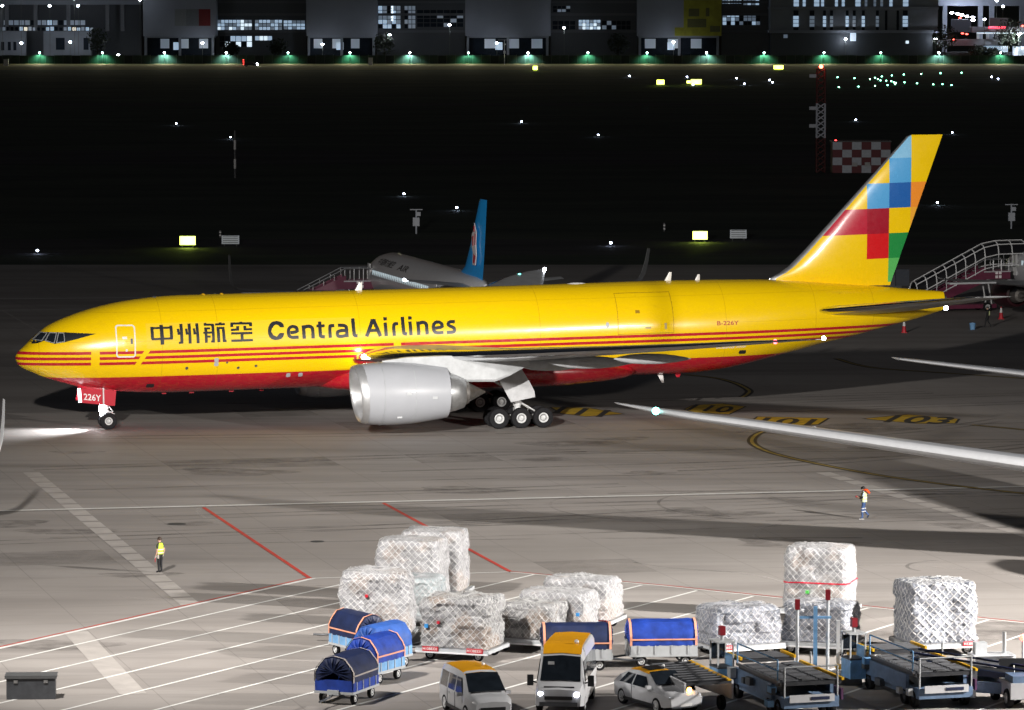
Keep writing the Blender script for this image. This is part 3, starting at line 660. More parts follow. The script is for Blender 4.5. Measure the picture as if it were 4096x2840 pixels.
# --- lettering
pairs = lambda Q: [[(r[i], r[i+1]) for i in range(0, 8, 2)] for r in Q]
CQ = pairs(CJK_QUADS)
for lo, hi in ((0, 9.82), (9.82, 11.55), (11.55, 13.3), (13.3, 99)):
    decal('title_character', [q_ for q_ in CQ if lo <= sum(p[0] for p in q_)/4 < hi], LETTER, JET, .014)
LQ = sorted(pairs(LATIN_QUADS), key=lambda q_: min(p[0] for p in q_))
grp, end = [], -1
for q_ in LQ:                                             # quads that overlap along the fuselage make one letter
    if min(p[0] for p in q_) > end: grp.append([])
    grp[-1].append(q_); end = max(end, max(p[0] for p in q_))
for g_ in grp: decal('title_letter', g_, LETTER, JET, .014)
def word(name, s, a0, a1, z0, z1, m, shear=0.0, off=.0, lift=.012):
    me = text_mesh(s, 1.0, off, shear)
    bm = bmesh.new(); bm.from_mesh(me)
    xs = [v.co.x for v in bm.verts]; ys = [v.co.y for v in bm.verts]; X0, X1, Y0, Y1 = min(xs), max(xs), min(ys), max(ys)
    for v in bm.verts:
        v.co = skin_pt(a0 + (v.co.x-X0)/(X1-X0)*(a1-a0), z0 + (v.co.y-Y0)/(Y1-Y0)*(z1-z0), lift)
    bm.to_mesh(me); bm.free(); me.materials.append(m)
    return put(name, me, JET)
word('registration_lettering', 'B-226Y', 45.95, 47.45, 6.12, 6.40, LETRED, 0, .012)
word('type_lettering', 'BOEING 777F', 45.95, 48.1, 4.56, 4.70, LETWHT, .35, .02)
# --- wings
def wing_stations(s):
    z = lambda y: 4.40 + .090*(y-3) + .0006*(y-3)**2
    tab = [(2.4,21.1,36.2,.125,.6),(3.4,21.75,36.2,.12,.6),(6.5,23.9,36.3,.105,.4),(10.3,26.5,36.6,.095,.2),(15,29.7,38.2,.09,0),(20,33.15,39.85,.085,-.3),(25,36.6,41.4,.08,-.6),(29,39.35,42.65,.08,-.8),(30.6,40.75,43.1,.075,-1),(31.7,41.9,43.45,.07,-1),(32.4,43.0,43.7,.06,-1)]
    return [(s*y, le, te, z(y), th, tw) for y, le, te, th, tw in tab]
for sd in (-1, 1):
    w = wing_mesh(wing_stations(sd), [WINGM, CHROME, WINGU]).build('wing', [WINGM, CHROME, WINGU], JET, 40)
    for y, a0, a1, hgt, wd in ((18.2,34.6,39.6,.62,.5),(12.6,31.9,37.6,.75,.62),(7.6,31.0,36.0,.8,.7)):
        zw = 4.40 + .090*(y-3) + .0006*(y-3)**2 - .28
        b = MB(); rings = []
        for t, k in ((0,.05),(.08,.45),(.22,.85),(.4,1),(.6,.95),(.8,.65),(.93,.3),(1,.04)):
            a = a0 + (a1-a0)*t
            rings.append([(a, sd*y + wd/2*k*math.cos(p), zw - hgt*.5*(1 - (1-t)*.3) + hgt*.55*k*math.sin(p)) for p in [2*math.pi*q_/14 for q_ in range(14)]])
        b.rings(rings, True).build('flap_track_fairing', WINGU, w, 50)
    b = MB(); b.sphere((43.55, sd*32.3, 7.62), .13)
    b.build('tip_light', LAMPW, w)
    b = MB(); b.sphere((41.15, sd*30.4, 7.32), .15)
    b.build('navigation_light', LAMPR if sd < 0 else LAMPG, w)
    b = MB(); b.sphere((21.95, sd*3.9, 4.62), .17)
    b.build('root_landing_light', LAND, w)
# --- horizontal stabilisers
for sd in (-1, 1):
    st = [(sd*y, le, te, zz, th, 0) for y, le, te, zz, th in ((1.0,52.3,60.4,6.72,.1),(2.2,53.1,60.6,6.85,.1),(5,55.6,61.6,7.3,.095),(8,58.3,62.65,7.78,.09),(10.1,60.3,63.3,8.12,.085),(10.77,61.6,63.6,8.24,.06))]
    wing_mesh(st, [WINGM, CHROME, WINGU]).build('horizontal_stabiliser', [WINGM, CHROME, WINGU], JET, 40)
# --- fin
fin = upright([(8.35,50.3,59.0,.03),(8.95,50.5,59.2,.06),(9.3,51.2,59.33,.078),(9.75,51.85,59.5,.088),(10.6,52.75,59.8,.095),(12.1,54.2,60.35,.095),(15.25,57.2,61.5,.092),(18.3,60.08,62.6,.09),(18.43,60.35,62.66,.05)], 0).build('fin', [TAILM, ALU], JET, 40)
b = MB().box((59.85, 0, 8.85), (.95, .18, 1.1)); b.build('tail_strut_block', mat('tail_block_navy', (.02,.023,.03), .85, spec=.1), JET)
# --- tail cone exhaust and lamp
MB().lathe([(62.7,.36),(62.95,.3),(62.95,.22),(62.6,.2)], (0,0,7.3), (1,0,0), 16).build('exhaust_outlet', HOT, JET, 50)
MB().sphere((62.95, -.1, 6.75), .16).build('tail_light', LAMPW, JET)
# --- engines
def engine(sd):
    y = sd*9.61; zc = 2.78
    root = MB()
    prof = [(.0,1.80),(.35,1.88),(.9,1.95),(1.8,2.0),(2.6,1.99),(3.6,1.93),(4.6,1.8),(5.55,1.66),(5.75,1.62),(5.75,1.5)]
    root.rings([[(19.95 + h + (-.22*math.cos(t)*max(0, 1-h/1.2)), y + r*math.sin(t), zc + r*math.cos(t)) for t in [2*math.pi*k/56 for k in range(56)]] for h, r in prof], False)
    e = root.build('engine_cowl', NACM, JET, 40)
    lip = MB()
    lip.rings([[(19.95 + h + (-.22*math.cos(t)*max(0, 1-abs(h)/1.2)), y + r*math.sin(t), zc + r*math.cos(t)) for t in [2*math.pi*k/56 for k in range(56)]] for h, r in ((.42,1.90),(.2,1.865),(0,1.80),(-.06,1.74),(-.02,1.68),(.2,1.62),(.9,1.58))], False)
    lip.build('inlet_lip', LIPM, e, 40)
    duct = MB().lathe([(20.8,1.585),(21.5,1.62),(21.55,.02)], (0, y, zc), (1,0,0), 40)
    duct.build('fan_duct', DGREY, e, 40)
    fan = MB()
    for k in range(22):
        t0, t1 = 2*math.pi*k/22, 2*math.pi*(k+.75)/22
        P = []
        for r, tw in ((.45,.0),(.8,.1),(1.2,.2),(1.58,.32)):
            P.append(((21.2, y + r*math.sin(t0+tw), zc + r*math.cos(t0+tw)), (21.45, y + r*math.sin(t1+tw), zc + r*math.cos(t1+tw))))
        for i in range(3): fan.face([P[i][0], P[i][1], P[i+1][1], P[i+1][0]])
    fan.lathe([(20.7,.01),(20.85,.18),(21.2,.42),(21.4,.48)], (0, y, zc), (1,0,0), 20)
    fan.build('fan', FANM, e)
    MB().lathe([(25.3,1.3),(25.75,1.28),(26.3,1.16),(26.85,.98),(26.9,.9),(26.4,.88)], (0, y, zc-.05), (1,0,0), 40).build('core_nozzle', STEEL, e, 40)
    MB().lathe([(26.3,.86),(26.8,.84),(27.15,.72),(27.2,.62),(28.3,.05),(28.32,.005)], (0, y, zc-.05), (1,0,0), 32).build('exhaust_cone', HOT, e, 40)
    # cowl seams as thin hoops
    MB().lathe([(0,1.985),(0,2.012),(.04,2.012),(.04,1.985)], (21.35, y, zc), (1,0,0), 48).build('cowl_seam', GREYP, e, 40)
    MB().lathe([(0,1.93),(0,1.957),(.04,1.957),(.04,1.93)], (23.35, y, zc), (1,0,0), 48).build('cowl_seam', GREYP, e, 40)
    for zz, aa in ((1.4, 22.4), (2.9, 22.9), (2.6, 24.6)):
        rr = 1.99 if aa < 24 else 1.83
        dz = zz - zc; yy = y + sd*math.sqrt(max(.05, rr*rr - dz*dz))
        MB().box((aa, yy, zz), (.32, .05, .16)).build('cowl_placard', WINGU, e)
    # pylon
    p = MB(); rings = []
    for a, zt, zb, w in ((21.6,4.85,4.6,.12),(23.2,5.05,4.6,.5),(25.7,5.1,4.0,.75),(27.0,5.1,3.42,.75),(28.9,5.0,3.38,.6),(29.9,4.9,3.75,.45),(31.2,4.7,4.4,.1)):
        rings.append([(a, y+w/2*c, z) for c, z in ((-1,zb+.15),(-.6,zb),(.6,zb),(1,zb+.15),(1,zt),(-1,zt))])
    p.rings(rings, True).build('engine_pylon', WINGU, e, 35)
engine(-1); engine(1)
for o in [c for c in JET.children if c.name.startswith('engine_cowl')]: o.location.x += .26
# --- nose gear
ng = MB()
ng.tube([(5.75,0,2.6),(5.86,0,1.3)], .15, 12); ng.tube([(5.86,0,1.4),(5.9,0,.5)], .1, 12)
ng.tube([(5.9,-.62,.53),(5.9,.62,.53)], .07, 10)
ng.tube([(5.95,0,1.15),(6.35,0,.95),(6.05,0,.62)], .05, 8)
ng.tube([(5.8,0,1.5),(4.6,0,2.5)], .06, 8)
ng.box((5.85,0,1.05),(.3,.7,.22)); ng.tube([(5.7,-.35,1.2),(5.7,.35,1.2)], .06)
ng.tube([(6.0,-.2,1.45),(6.25,-.1,1.1)], .04); ng.tube([(5.66,.18,1.6),(5.6,.1,1.0)], .03)
nose = ng.build('nose_gear_strut', GEARM, JET, 40)
for sd in (-1, 1): wheel(JET, (5.9, sd*.42, .545), .545, .42, .24, 'nose_wheel', sd, 12)
doorm = mat('gear_door_red', (.45, .007, .025), .35, var=.06)
for sd in (-1, 1):
    dbm = MB(); dbm.prism([(4.15,2.74),(6.35,2.52),(6.25,1.55),(4.0,1.82)], sd*.86, sd*.92)
    nd = dbm.build('nose_gear_door', doorm, JET)
    if sd < 0:
        me = text_mesh('226Y', 1.0, .015)
        xs = [v.co.x for v in me.vertices]; ys = [v.co.y for v in me.vertices]
        for v in me.vertices:
            u = (v.co.x-min(xs))/(max(xs)-min(xs)); w = (v.co.y-min(ys))/(max(ys)-min(ys))
            v.co = Vector((4.24 + u*1.12, -.924, 1.99 + w*.42 - u*.13))
        me.materials.append(LETWHT); put('door_number_lettering', me, nd)
        MB().tube([(5.5,-.96,2.85),(5.52,-.96,1.66)], .05, 8).build('door_strut', WHITE, nd)
        MB().box((3.98,-.89,2.28),(.2,.07,.9), 0, -.08).build('door_end_glow', lamp_mat('door_edge_glare', (.93,.95,1), 4), nd)  # glowing strip stands in for lamp glare on the door edge
for yy, zz in ((-.3,1.28),(.3,1.28),(0,1.5),(-.32,1.02)):
    MB().lathe([(0,.02),(0,.15),(.1,.15),(.16,.08)], (5.42, yy, zz), (1,0,0), 14).build('taxi_lamp', LAND, nose)
# --- main gear
for sd in (-1, 1):
    g = MB(); yc = sd*5.485
    g.tube([(31.5, yc, 3.9),(31.72, yc, 1.4)], .27, 14); g.tube([(31.72, yc, 1.5),(31.77, yc, .7)], .2, 14)
    g.tube([(30.15, yc, .68),(33.4, yc, .68)], .16, 10)
    for a in (30.3, 31.77, 33.24): g.tube([(a, yc-.85, .68),(a, yc+.85, .68)], .09, 8)
    g.tube([(31.95,yc,1.6),(32.5,yc,1.2),(32.2,yc,.8)], .07); g.tube([(31.6,yc,2.2),(29.6,yc-sd*.6,3.4)], .1); g.tube([(31.6,yc,2.0),(31.7,yc-sd*2.2,3.2)], .1)
    g.tube([(32.1,yc+sd*.2,1.5),(33.0,yc+sd*.2,.95)], .05); g.box((31.75,yc,1.15),(.5,.5,.22))
    gm = g.build('main_gear_strut', GEARM, JET, 40)
    for a in (30.3, 31.77, 33.24):
        for dy in (-.7, .7): wheel(JET, (a, yc+dy, .66), .66, .52, .31, 'main_wheel', -1)
    dd = MB(); dd.prism([(30.15,3.35),(31.75,3.85),(32.35,2.9),(32.6,2.4),(32.65,2.02),(31.05,1.72)], yc+sd*.95, yc+sd*1.02)
    dd.build('main_gear_door', mat('gear_door_grey', (.5,.51,.53), .35), JET)
# --- aerials and beacon
def blade(a, z, h, c, m, down=False, yy=0):
    s = -1 if down else 1
    MB().rings([[(a+t*c, yy+w, z) for t, w in ((0,0),(.35,.04),(1,0),(.35,-.04))], [(a+h*.55+t*c*.4, yy+w*.5, z+s*h) for t, w in ((0,0),(.35,.04),(1,0),(.35,-.04))]], True).build('blade_aerial', m, JET)
blade(22.2, 8.6, .55, .5, LETWHT); blade(43.2, 8.88, .6, .45, LETWHT); blade(45.3, 8.9, .4, .35, LETWHT)
blade(42.7, 2.76, .62, .4, LETWHT, True); blade(43.9, 2.78, .3, .5, doorm, True)
for a, m, l in ((9.0,ALU,.35),(37.2,LETWHT,1.4),(12.2,YELP,.3),(13.4,YELP,.25)):
    zc, rz, w = section(a)
    MB().rings([[(a-l/2+l*t, k*math.cos(p)*.3, zc+rz-.02+.09*k*max(0, math.sin(p))) for p in [2*math.pi*j/10 for j in range(10)]] for t, k in ((0,.1),(.3,1),(.7,1),(1,.1))], True).build('crown_fitting', m, JET, 60)
for a in (9.6, 11.4, 14.0, 16.0):
    MB().box((a, 0, section(a)[0]-section(a)[1]-.05), (.3, .1, .12)).build('drain_mast', doorm, JET)
# lamp light thrown on the apron by the nose gear lamps
p = JET.matrix_basis @ Vector((5.2, 0, 1.35)); t = JET.matrix_basis @ Vector((2.0, -.8, 0))
spot('taxi_lamp_beam', p, t, 8500, 84, 1.0, (.95, .97, 1), .15)
# ------------------------------------------------------------------ other aircraft
def circ_rings(tab, n=40):
    return [[(a, w*math.sin(2*math.pi*k/n), zc + h*math.cos(2*math.pi*k/n)) for k in range(n)] for a, zc, h, w in tab]
PALE = mat('pale_grey_paint', (.52, .53, .56), .3, var=.06, coat=.3)
BELLY = mat('belly_grey', (.30, .31, .33), .35)
FINBLUE = mat('fin_blue', (.02, .36, .88), .3, var=.08, coat=.4)
WINPANE = mat('cabin_window', (.45, .55, .58), .25, emit=(.75, .92, 1), estr=.35)
EMBR = mat('emblem_red', (.5, .015, .03), .35); EMBW = mat('emblem_white', (.75, .7, .72), .35)
WBW = mat('white_wing_skin', (.23, .24, .26), .3, var=.06, coat=.2)
WBLE = mat('wing_leading_edge', (.36, .37, .39), .35, var=.05)
COWLD = mat('dark_maroon_cowl', (.035, .008, .012), .35)
WINGN = mat('wing_night_grey', (.12, .125, .135), .45)
def narrow_jet(label, loc, rz, fin_m, cowl=WINGU, windows=True, sharklet=True, name='passenger_jet', wm=None):
    wm = wm or [WINGM, ALU, WINGU]
    J = thing(name, label, 'airplane', loc, rz)
    L, r, zc = 37.6, 1.98, 3.75
    tab = [(0,3.3,.03,.03),(.25,3.3,.5,.5),(.8,3.35,.92,.95),(1.6,3.48,1.35,1.38),(2.6,3.62,1.68,1.7),(4,3.72,1.92,1.92),(5.5,zc,2.05,1.98),(10,zc,2.07,r),(18,zc,2.07,r),(25,zc,2.07,r),(27,3.82,2.0,1.95),(30,4.08,1.72,1.72),(33,4.45,1.3,1.25),(35.5,4.8,.85,.75),(37.2,5.0,.4,.32),(37.6,5.05,.2,.16)]
    b = MB().rings(circ_rings(tab), True); F = b.build('fuselage', PALE, J, 50)
    for sd in (-1, 1):
        pts = [(2.0,11.6,19.2,2.75,.13),(3.5,12.6,19.3,2.85,.125),(6.5,14.6,19.5,3.1,.115),(11,17.5,20.9,3.5,.105),(15.5,20.2,22.1,3.95,.1),(16.6,21.0,22.4,4.1,.1)]
        if sharklet: pts += [(16.95,21.4,22.6,4.35,.09),(17.15,21.7,23.0,4.9,.1),(17.3,22.1,23.2,5.8,.1),(17.4,22.6,23.4,6.9,.1)]
        else: pts += [(17.0,21.5,22.5,4.2,.08)]
        w = wing_mesh([(sd*y, le, te, z, th, 0) for y, le, te, z, th in pts], wm).build('wing', wm, J, 40)
        MB().box((21.6, sd*14.0, 3.72), (.9, 4.2, .14)).build('aileron', WINGU, w)
        wing_mesh([(sd*y, le, te, z, .095, 0) for y, le, te, z in ((.4,32.2,36.3,4.85),(3,34,37.1,5.2),(6.2,36.2,38.0,5.62))], [WINGM, ALU, WINGU]).build('horizontal_stabiliser', [WINGM, ALU, WINGU], J, 40)
        e = MB().lathe([(0,1.02),(.15,1.14),(.9,1.22),(2.0,1.2),(3.0,1.0),(3.05,.8)], (10.2, sd*5.75, 1.95), (1,0,0), 28).build('engine_cowl', cowl, J, 40)
        MB().lathe([(.0,1.02),(-.03,.96),(.1,.9),(.9,.88),(.92,.01)], (10.2, sd*5.75, 1.95), (1,0,0), 28).build('inlet', DGREY, e, 40)
        MB().lathe([(2.9,.72),(3.7,.55),(3.75,.3),(4.5,.02)], (10.2, sd*5.75, 1.95), (1,0,0), 20).build('exhaust_cone', HOT, e, 40)
        MB().box((13.4, sd*5.75, 2.95), (3.6, .35, .5)).build('engine_pylon', WINGU, e)
        g = MB().tube([(18.4, sd*3.8, 2.7),(18.4, sd*3.8, .6)], .13).build('main_gear_strut', GEARM, J)
        for dy in (-.45, .45): wheel(J, (18.4, sd*3.8+dy, .58), .58, .4, .27, 'main_wheel', -1, 8)
    MB().tube([(5.2,0,2.2),(5.2,0,.45)], .1).build('nose_gear_strut', GEARM, J)
    for dy in (-.25, .25): wheel(J, (5.2, dy, .38), .38, .22, .18, 'nose_wheel', -1, 6)
    fin = upright([(5.1,28.6,36.5,.05),(5.75,29.8,36.7,.08),(6.3,31.3,36.9,.09),(8,32.9,37.3,.09),(11.6,35.7,38.0,.09),(11.8,36.0,38.05,.05)], 0, 0).build('fin', [fin_m], J, 40)
    if windows:
        for k in range(34):
            a = 6.2 + k*.66
            for sd in (-1,):
                zc2 = 4.18; yy = -math.sqrt(max(0, 1 - ((zc2-zc)/2.07)**2))*r
                if a > 26: break
                MB().box((a, yy, zc2), (.3, .05, .42)).build('cabin_window', WINPANE, F)
        for a in (4.7, 28.6):
            MB().box((a, -1.93 if a < 10 else -1.86, 3.95), (.85, .06, 1.85)).build('cabin_door', WHITE, F)
    return J
SJ = narrow_jet('pale airliner with a blue fin and red flower emblem parked behind the yellow jet', (-11.4, 377.4, 0), TH - math.pi/2, FINBLUE, wm=[WINGN, GREYP, WINGN])
for pts, m, o in (([(34.7,6.6),(35.6,6.6),(35.9,7.3),(35.75,8.3),(35.95,9.2),(35.3,9.9),(34.9,9.2),(34.5,9.0),(34.5,8.0),(34.8,7.6)], EMBW, .34),
                  ([(34.95,6.75),(35.4,6.75),(35.65,7.3),(35.1,7.5)], EMBR, .36), ([(34.75,8.1),(35.0,8.1),(35.05,8.9),(34.7,8.8)], EMBR, .36), ([(35.45,8.2),(35.75,8.2),(35.75,9.0),(35.5,9.1)], EMBR, .36), ([(35.1,9.2),(35.4,9.2),(35.35,9.7),(35.15,9.6)], EMBR, .36)):
    MB().rings([[(x, -o+.05, z) for x, z in pts], [(x, -o, z) for x, z in pts]], True).build('fin_emblem', m, SJ)
def side_word(J, s, a0, a1, z0, z1, m, zc=3.75, r=1.98, h=2.07):
    me = text_mesh(s, 1.0, .01)
    xs = [v.co.x for v in me.vertices]; ys = [v.co.y for v in me.vertices]
    for v in me.vertices:
        a = a0 + (v.co.x-min(xs))/(max(xs)-min(xs))*(a1-a0); z = z0 + (v.co.y-min(ys))/(max(ys)-min(ys))*(z1-z0)
        v.co = Vector((a, -r*math.sqrt(max(.01, 1-((z-zc)/h)**2)) - .04, z))
    me.materials.append(m); put('airline_lettering', me, J)
side_word(SJ, '中国南方航空', 6.5, 12.2, 4.9, 5.45, LETTER); side_word(SJ, 'AIR', 14, 17.5, 4.9, 5.35, LETTER)
MB().sphere((36.9, -6.3, 5.65), .12).build('tip_light', LAMPW, SJ)  # white lamp added here; a stabiliser tip has no light of its own
SJ2 = narrow_jet('pale airliner with covered steps at its door behind the mosaic tail', (44.3, 390, 0), R(-71), FINBLUE, COWLD, sharklet=False)
side_word(SJ2, 'AIR', 7, 10.5, 4.8, 5.5, LETTER)
WLET = mat('winglet_white', (.80,.81,.83), .4, var=.04)
SJ3 = narrow_jet('airliner showing only an upright white winglet before the nose wheel lamp pool', (-37.72, 203, 0), TH + math.pi/2, FINBLUE, windows=False, wm=[WLET, WLET, WLET])

# widebody parked nose-in; only its long pale wing and tailplane reach into the picture
WB = thing('widebody_jet', 'parked widebody whose long white wing with a green tip lamp reaches over the apron', 'airplane', (45.4, 192.8, 0), TH + math.pi/2)
tab = [(0,4.2,.04,.04),(.4,4.2,.8,.8),(1.5,4.3,1.6,1.6),(3.5,4.5,2.35,2.3),(6,4.65,2.8,2.75),(9,4.7,2.95,2.88),(38,4.7,2.95,2.88),(44,5.1,2.5,2.4),(50,5.8,1.6,1.5),(55,6.4,.7,.6),(57,6.6,.25,.2)]
MB().rings(circ_rings(tab), True).build('fuselage', PALE, WB, 50)
for sd in (-1, 1):
    st = [(2.6,17.6,29.8,3.6,.14),(6,20.2,30.2,4.0,.135),(10,23.2,31.4,4.5,.13),(16,27.9,34.6,5.25,.13),(22,32.5,38.0,6.0,.13),(26,35.6,40.0,6.5,.125),(28,37.4,41.2,6.72,.12),(29.3,39.4,42.1,6.88,.11),(30.3,42.0,43.3,7.0,.08)]
    w = wing_mesh([(sd*y, le, te, z, th, .8) for y, le, te, z, th in st], [WBW, WBLE, WINGU]).build('wing', [WBW, WBLE, WINGU], WB, 40)
    MB().sphere((39.15, sd*29.25, 6.9), .2).build('navigation_light', LAMPG if sd > 0 else LAMPR, w)
    wing_mesh([(sd*y, le, te, z, .09, 0) for y, le, te, z in ((1,48.6,54.6,6.7),(5,52.2,56.2,7.15),(9,55.9,58.2,7.55),(9.8,57.1,58.6,7.62))], [WBW, WBLE, WINGU]).build('horizontal_stabiliser', [WBW, WBLE, WINGU], WB, 40)
    e = MB().lathe([(0,1.45),(.2,1.6),(1.5,1.75),(3.2,1.65),(4.8,1.25)], (17.5, sd*9.7, 2.3), (1,0,0), 32).build('engine_cowl', WBW, WB, 40)
    MB().lathe([(0,1.45),(.1,1.35),(1.2,1.35),(1.22,.02)], (17.5, sd*9.7, 2.3), (1,0,0), 32).build('inlet', DGREY, e)
    g = MB().tube([(28.5, sd*4.9, 3.4),(28.5, sd*4.9, .8)], .25).build('main_gear_strut', GEARM, WB)
    for da in (-.75, .75):
        for dy in (-.6, .6): wheel(WB, (28.5+da, sd*4.9+dy, .66), .66, .5, .3, 'main_wheel', -1, 8)
MB().tube([(6,0,2.2),(6,0,.5)], .15).build('nose_gear_strut', GEARM, WB)
for dy in (-.35, .35): wheel(WB, (6, dy, .5), .5, .35, .22, 'nose_wheel', -1, 8)
upright([(7.2,47,56.5,.05),(8.2,49,57,.09),(12,52.5,58.4,.09),(16.9,57.2,60.4,.09)], 0, 0).build('fin', [FINBLUE], WB, 40)

# ------------------------------------------------------------------ passenger steps
MAROON = mat('maroon_panel', (.13, .025, .055), .4, var=.15)
STEPG = mat('step_grey', (.38, .39, .41), .5)
CANOP = mat('black_canopy', (.008, .008, .01), .35)
def steps(label, loc, rz, canopy, top=3.45, run=6.4):
    S = thing('passenger_steps', label, 'boarding steps', loc, rz)
    n = 14
    MB().box((run/2+.6,0,.45),(run+1.0,1.9,.35)).build('chassis', MAROON, S)
    for x in (1.2, run+.2):
        for y in (-.95, .95): wheel(S, (x, y, .4), .4, .25, .2, 'wheel', -1, 6)
    for k in range(n):
        MB().box((run*(k+.5)/n, 0, .35 + (top-.35)*(k+1)/n), (run/n+.08, 1.4, .06)).build('tread', STEPG, S)
    for y in (-.8, .8):
        b = MB().prism([(-.1,.25),(.6,.25),(run+.1,top-.9),(run+.1,top+.5),(0,1.1)], y-.04, y+.04); b.build('side_panel', MAROON, S)
        MB().tube([(0,y,1.35),(run,y,top+1.05),(run+2.3,y,top+1.05)], .05).build('handrail', ALU, S)
        for k in range(8):
            x = run*k/7; z = .35 + (top-.35)*k/7
            MB().tube([(x,y,z),(x,y,z+.95)], .035).build('baluster', ALU, S)
        for x in (run+.8, run+1.6, run+2.3):
            MB().tube([(x,y,top),(x,y,top+1.05)], .04).build('baluster', ALU, S)
        MB().box((run+1.2,y,top-.3),(2.5,.06,.75)).build('platform_side', MAROON, S)
        for dx in (-.17,.17):
            for dz in (-.17,.17): MB().box((run+1.3+dx,y-.04,top-.3+dz),(.24,.03,.24)).build('emblem_square', EMBW, S)
    MB().box((run+1.2,0,top-.02),(2.6,1.7,.1)).build('platform', STEPG, S)
    for y in (-.6,.6): MB().tube([(run+.8,y,.5),(run+.3,y,top-.3)], .1).build('lift_leg', STEEL, S)
    MB().tube([(1.8,0,.6),(run,0,top-.8)], .14).build('lift_ram', ALU, S)
    if canopy:
        def hoop(x, z, m=7): return [(x, .85*math.cos(math.pi*k/(m-1)), z + 1.0 + 1.0*math.sin(math.pi*k/(m-1))) for k in range(m)]
        st = [(run*k/7, .35+(top-.35)*k/7 + .35) for k in range(8)] + [(run+1.3, top+.6), (run+2.6, top+.62), (run+3.9, top+.62)]
        for i in range(len(st)-1):
            a, b_ = hoop(st[i][0]+.06, st[i][1]), hoop(st[i+1][0]-.06, st[i+1][1])
            MB().rings([a, b_], False, False).build('canopy_panel', CANOP, S, 60)
        for yy, zz in ((-.88,-.1),(.88,-.1),(-.62,1.74),(0,2.04),(.62,1.74),(-.88,.9)):
            MB().tube([(x, yy, z+zz) for x, z in st], .045, 6).build('canopy_rail', WHITE, S)
        for x, z in st:
            MB().tube([(x,.86,z-.2)] + [(x, y*1.02, zz+.02) for _, y, zz in hoop(x, z)] + [(x,-.86,z-.2)], .05, 6).build('canopy_rib', WHITE, S)
    return S
pd = Vector((-11.4, 377.4, 0)) - V*4.7 - U*2.2          # front left door of the flower-tailed jet
steps('maroon open boarding steps at the front door of the flower-tailed airliner', pd - U*8.4, TH, False)
d2 = R(-71); ax = Vector((math.cos(d2), math.sin(d2), 0)); ay = Vector((-ax.y, ax.x, 0))
pd2 = Vector((44.3, 390, 0)) + ax*4.7 - ay*2.2
steps('maroon boarding steps under a ribbed black canopy behind the yellow tail', pd2 - ay*9.4, R(-71) + math.pi/2, True)
# ------------------------------------------------------------------ far side of the airfield: road, fence, lamps, buildings
FY = 1520.0
FENCEM = mat('fence_panel_green', (.035, .06, .045), .6, var=.3, scale=.6)
FENCEP = mat('fence_post', (.10, .11, .10), .6)
fence = thing('perimeter_fence', 'long dark green panel fence along the far airfield road', 'fence', (0, FY, 0))
pm = MB().box((0,0,1.45),(2.86,.08,2.9)).mesh('panel', FENCEM); pm2 = MB().box((0,0,1.38),(2.86,.09,2.76)).mesh('panel', mat('fence_panel_dark', (.018, .03, .024), .6, var=.3, scale=.6))
po = MB().box((0,-.02,1.55),(.16,.16,3.1)).mesh('post', FENCEP)
for k in range(124):
    x = -186 + k*3.0
    put('panel', pm if k % 3 else pm2, fence, (x, 0, 0)); put('post', po, fence, (x+1.5, 0, 0))
FLAMP = lamp_mat('fence_lamp_glow', (.55, 1, .92), 30); FLAMPW = lamp_mat('fence_lamp_white', (.8, .97, 1), 70)
def pole_lamp(name, label, cat, X, Y, h, power, col, m, group, arm=.6, rr=.35):
    t = thing(name, label, cat, (X, Y, 0), 0, group)
    MB().tube([(0,0,0),(0,0,h)], .07, 8).build('pole', FENCEP, t)
    MB().box((0,-arm/2,h),(.08,arm,.08)).build('bracket', FENCEP, t)
    MB().sphere((0,-arm,h-.12), rr, 8, .6).build('lamp_head', m, t)
    if power and name == 'fence_lamp':
        l = spot(name + '_light', (X, Y-.5, h-.3), (X, Y+1.0, .4), power, 135, .7, col, .15)
    elif power:
        l = bpy.data.lights.new(name + '_light', 'POINT'); l.energy = power; l.color = col; l.shadow_soft_size = .3
        o = bpy.data.objects.new(name + '_light', l); o.location = (0, -arm-.5, h-.5); C.objects.link(o); o.parent = t
for i, (px, br) in enumerate(((170,.7),(420,.8),(666,1.4),(912,1.3),(1158,.7),(1404,.8),(1642,1.6),(1875,.8),(2112,1.6),(2350,.8),(2585,.8),(2822,1.3),(3050,.9),(3288,.9),(3514,.7),(3745,1.5),(3990,.8))):
    w = br > 1.2
    X = far(px, FY-.9)
    pole_lamp('fence_lamp', (ORD[i] + ' fence lamp along the far fence, ' + ('white with a wide pale teal glow' if w else 'green tinted with a small glow')), 'lamp', X, FY-.9, 3.9, 2600*br, (.5,1,.88) if w else (.25,1,.58), FLAMPW if w else FLAMP, 'fence lamps', .1)
    spot('verge_fill', (X, FY-1.2, 3.8), (X, FY-26, 0), 15000, 120, .8, (1, .93, .55), .3)  # warm spot added to brighten the verge; no lamp head of its own

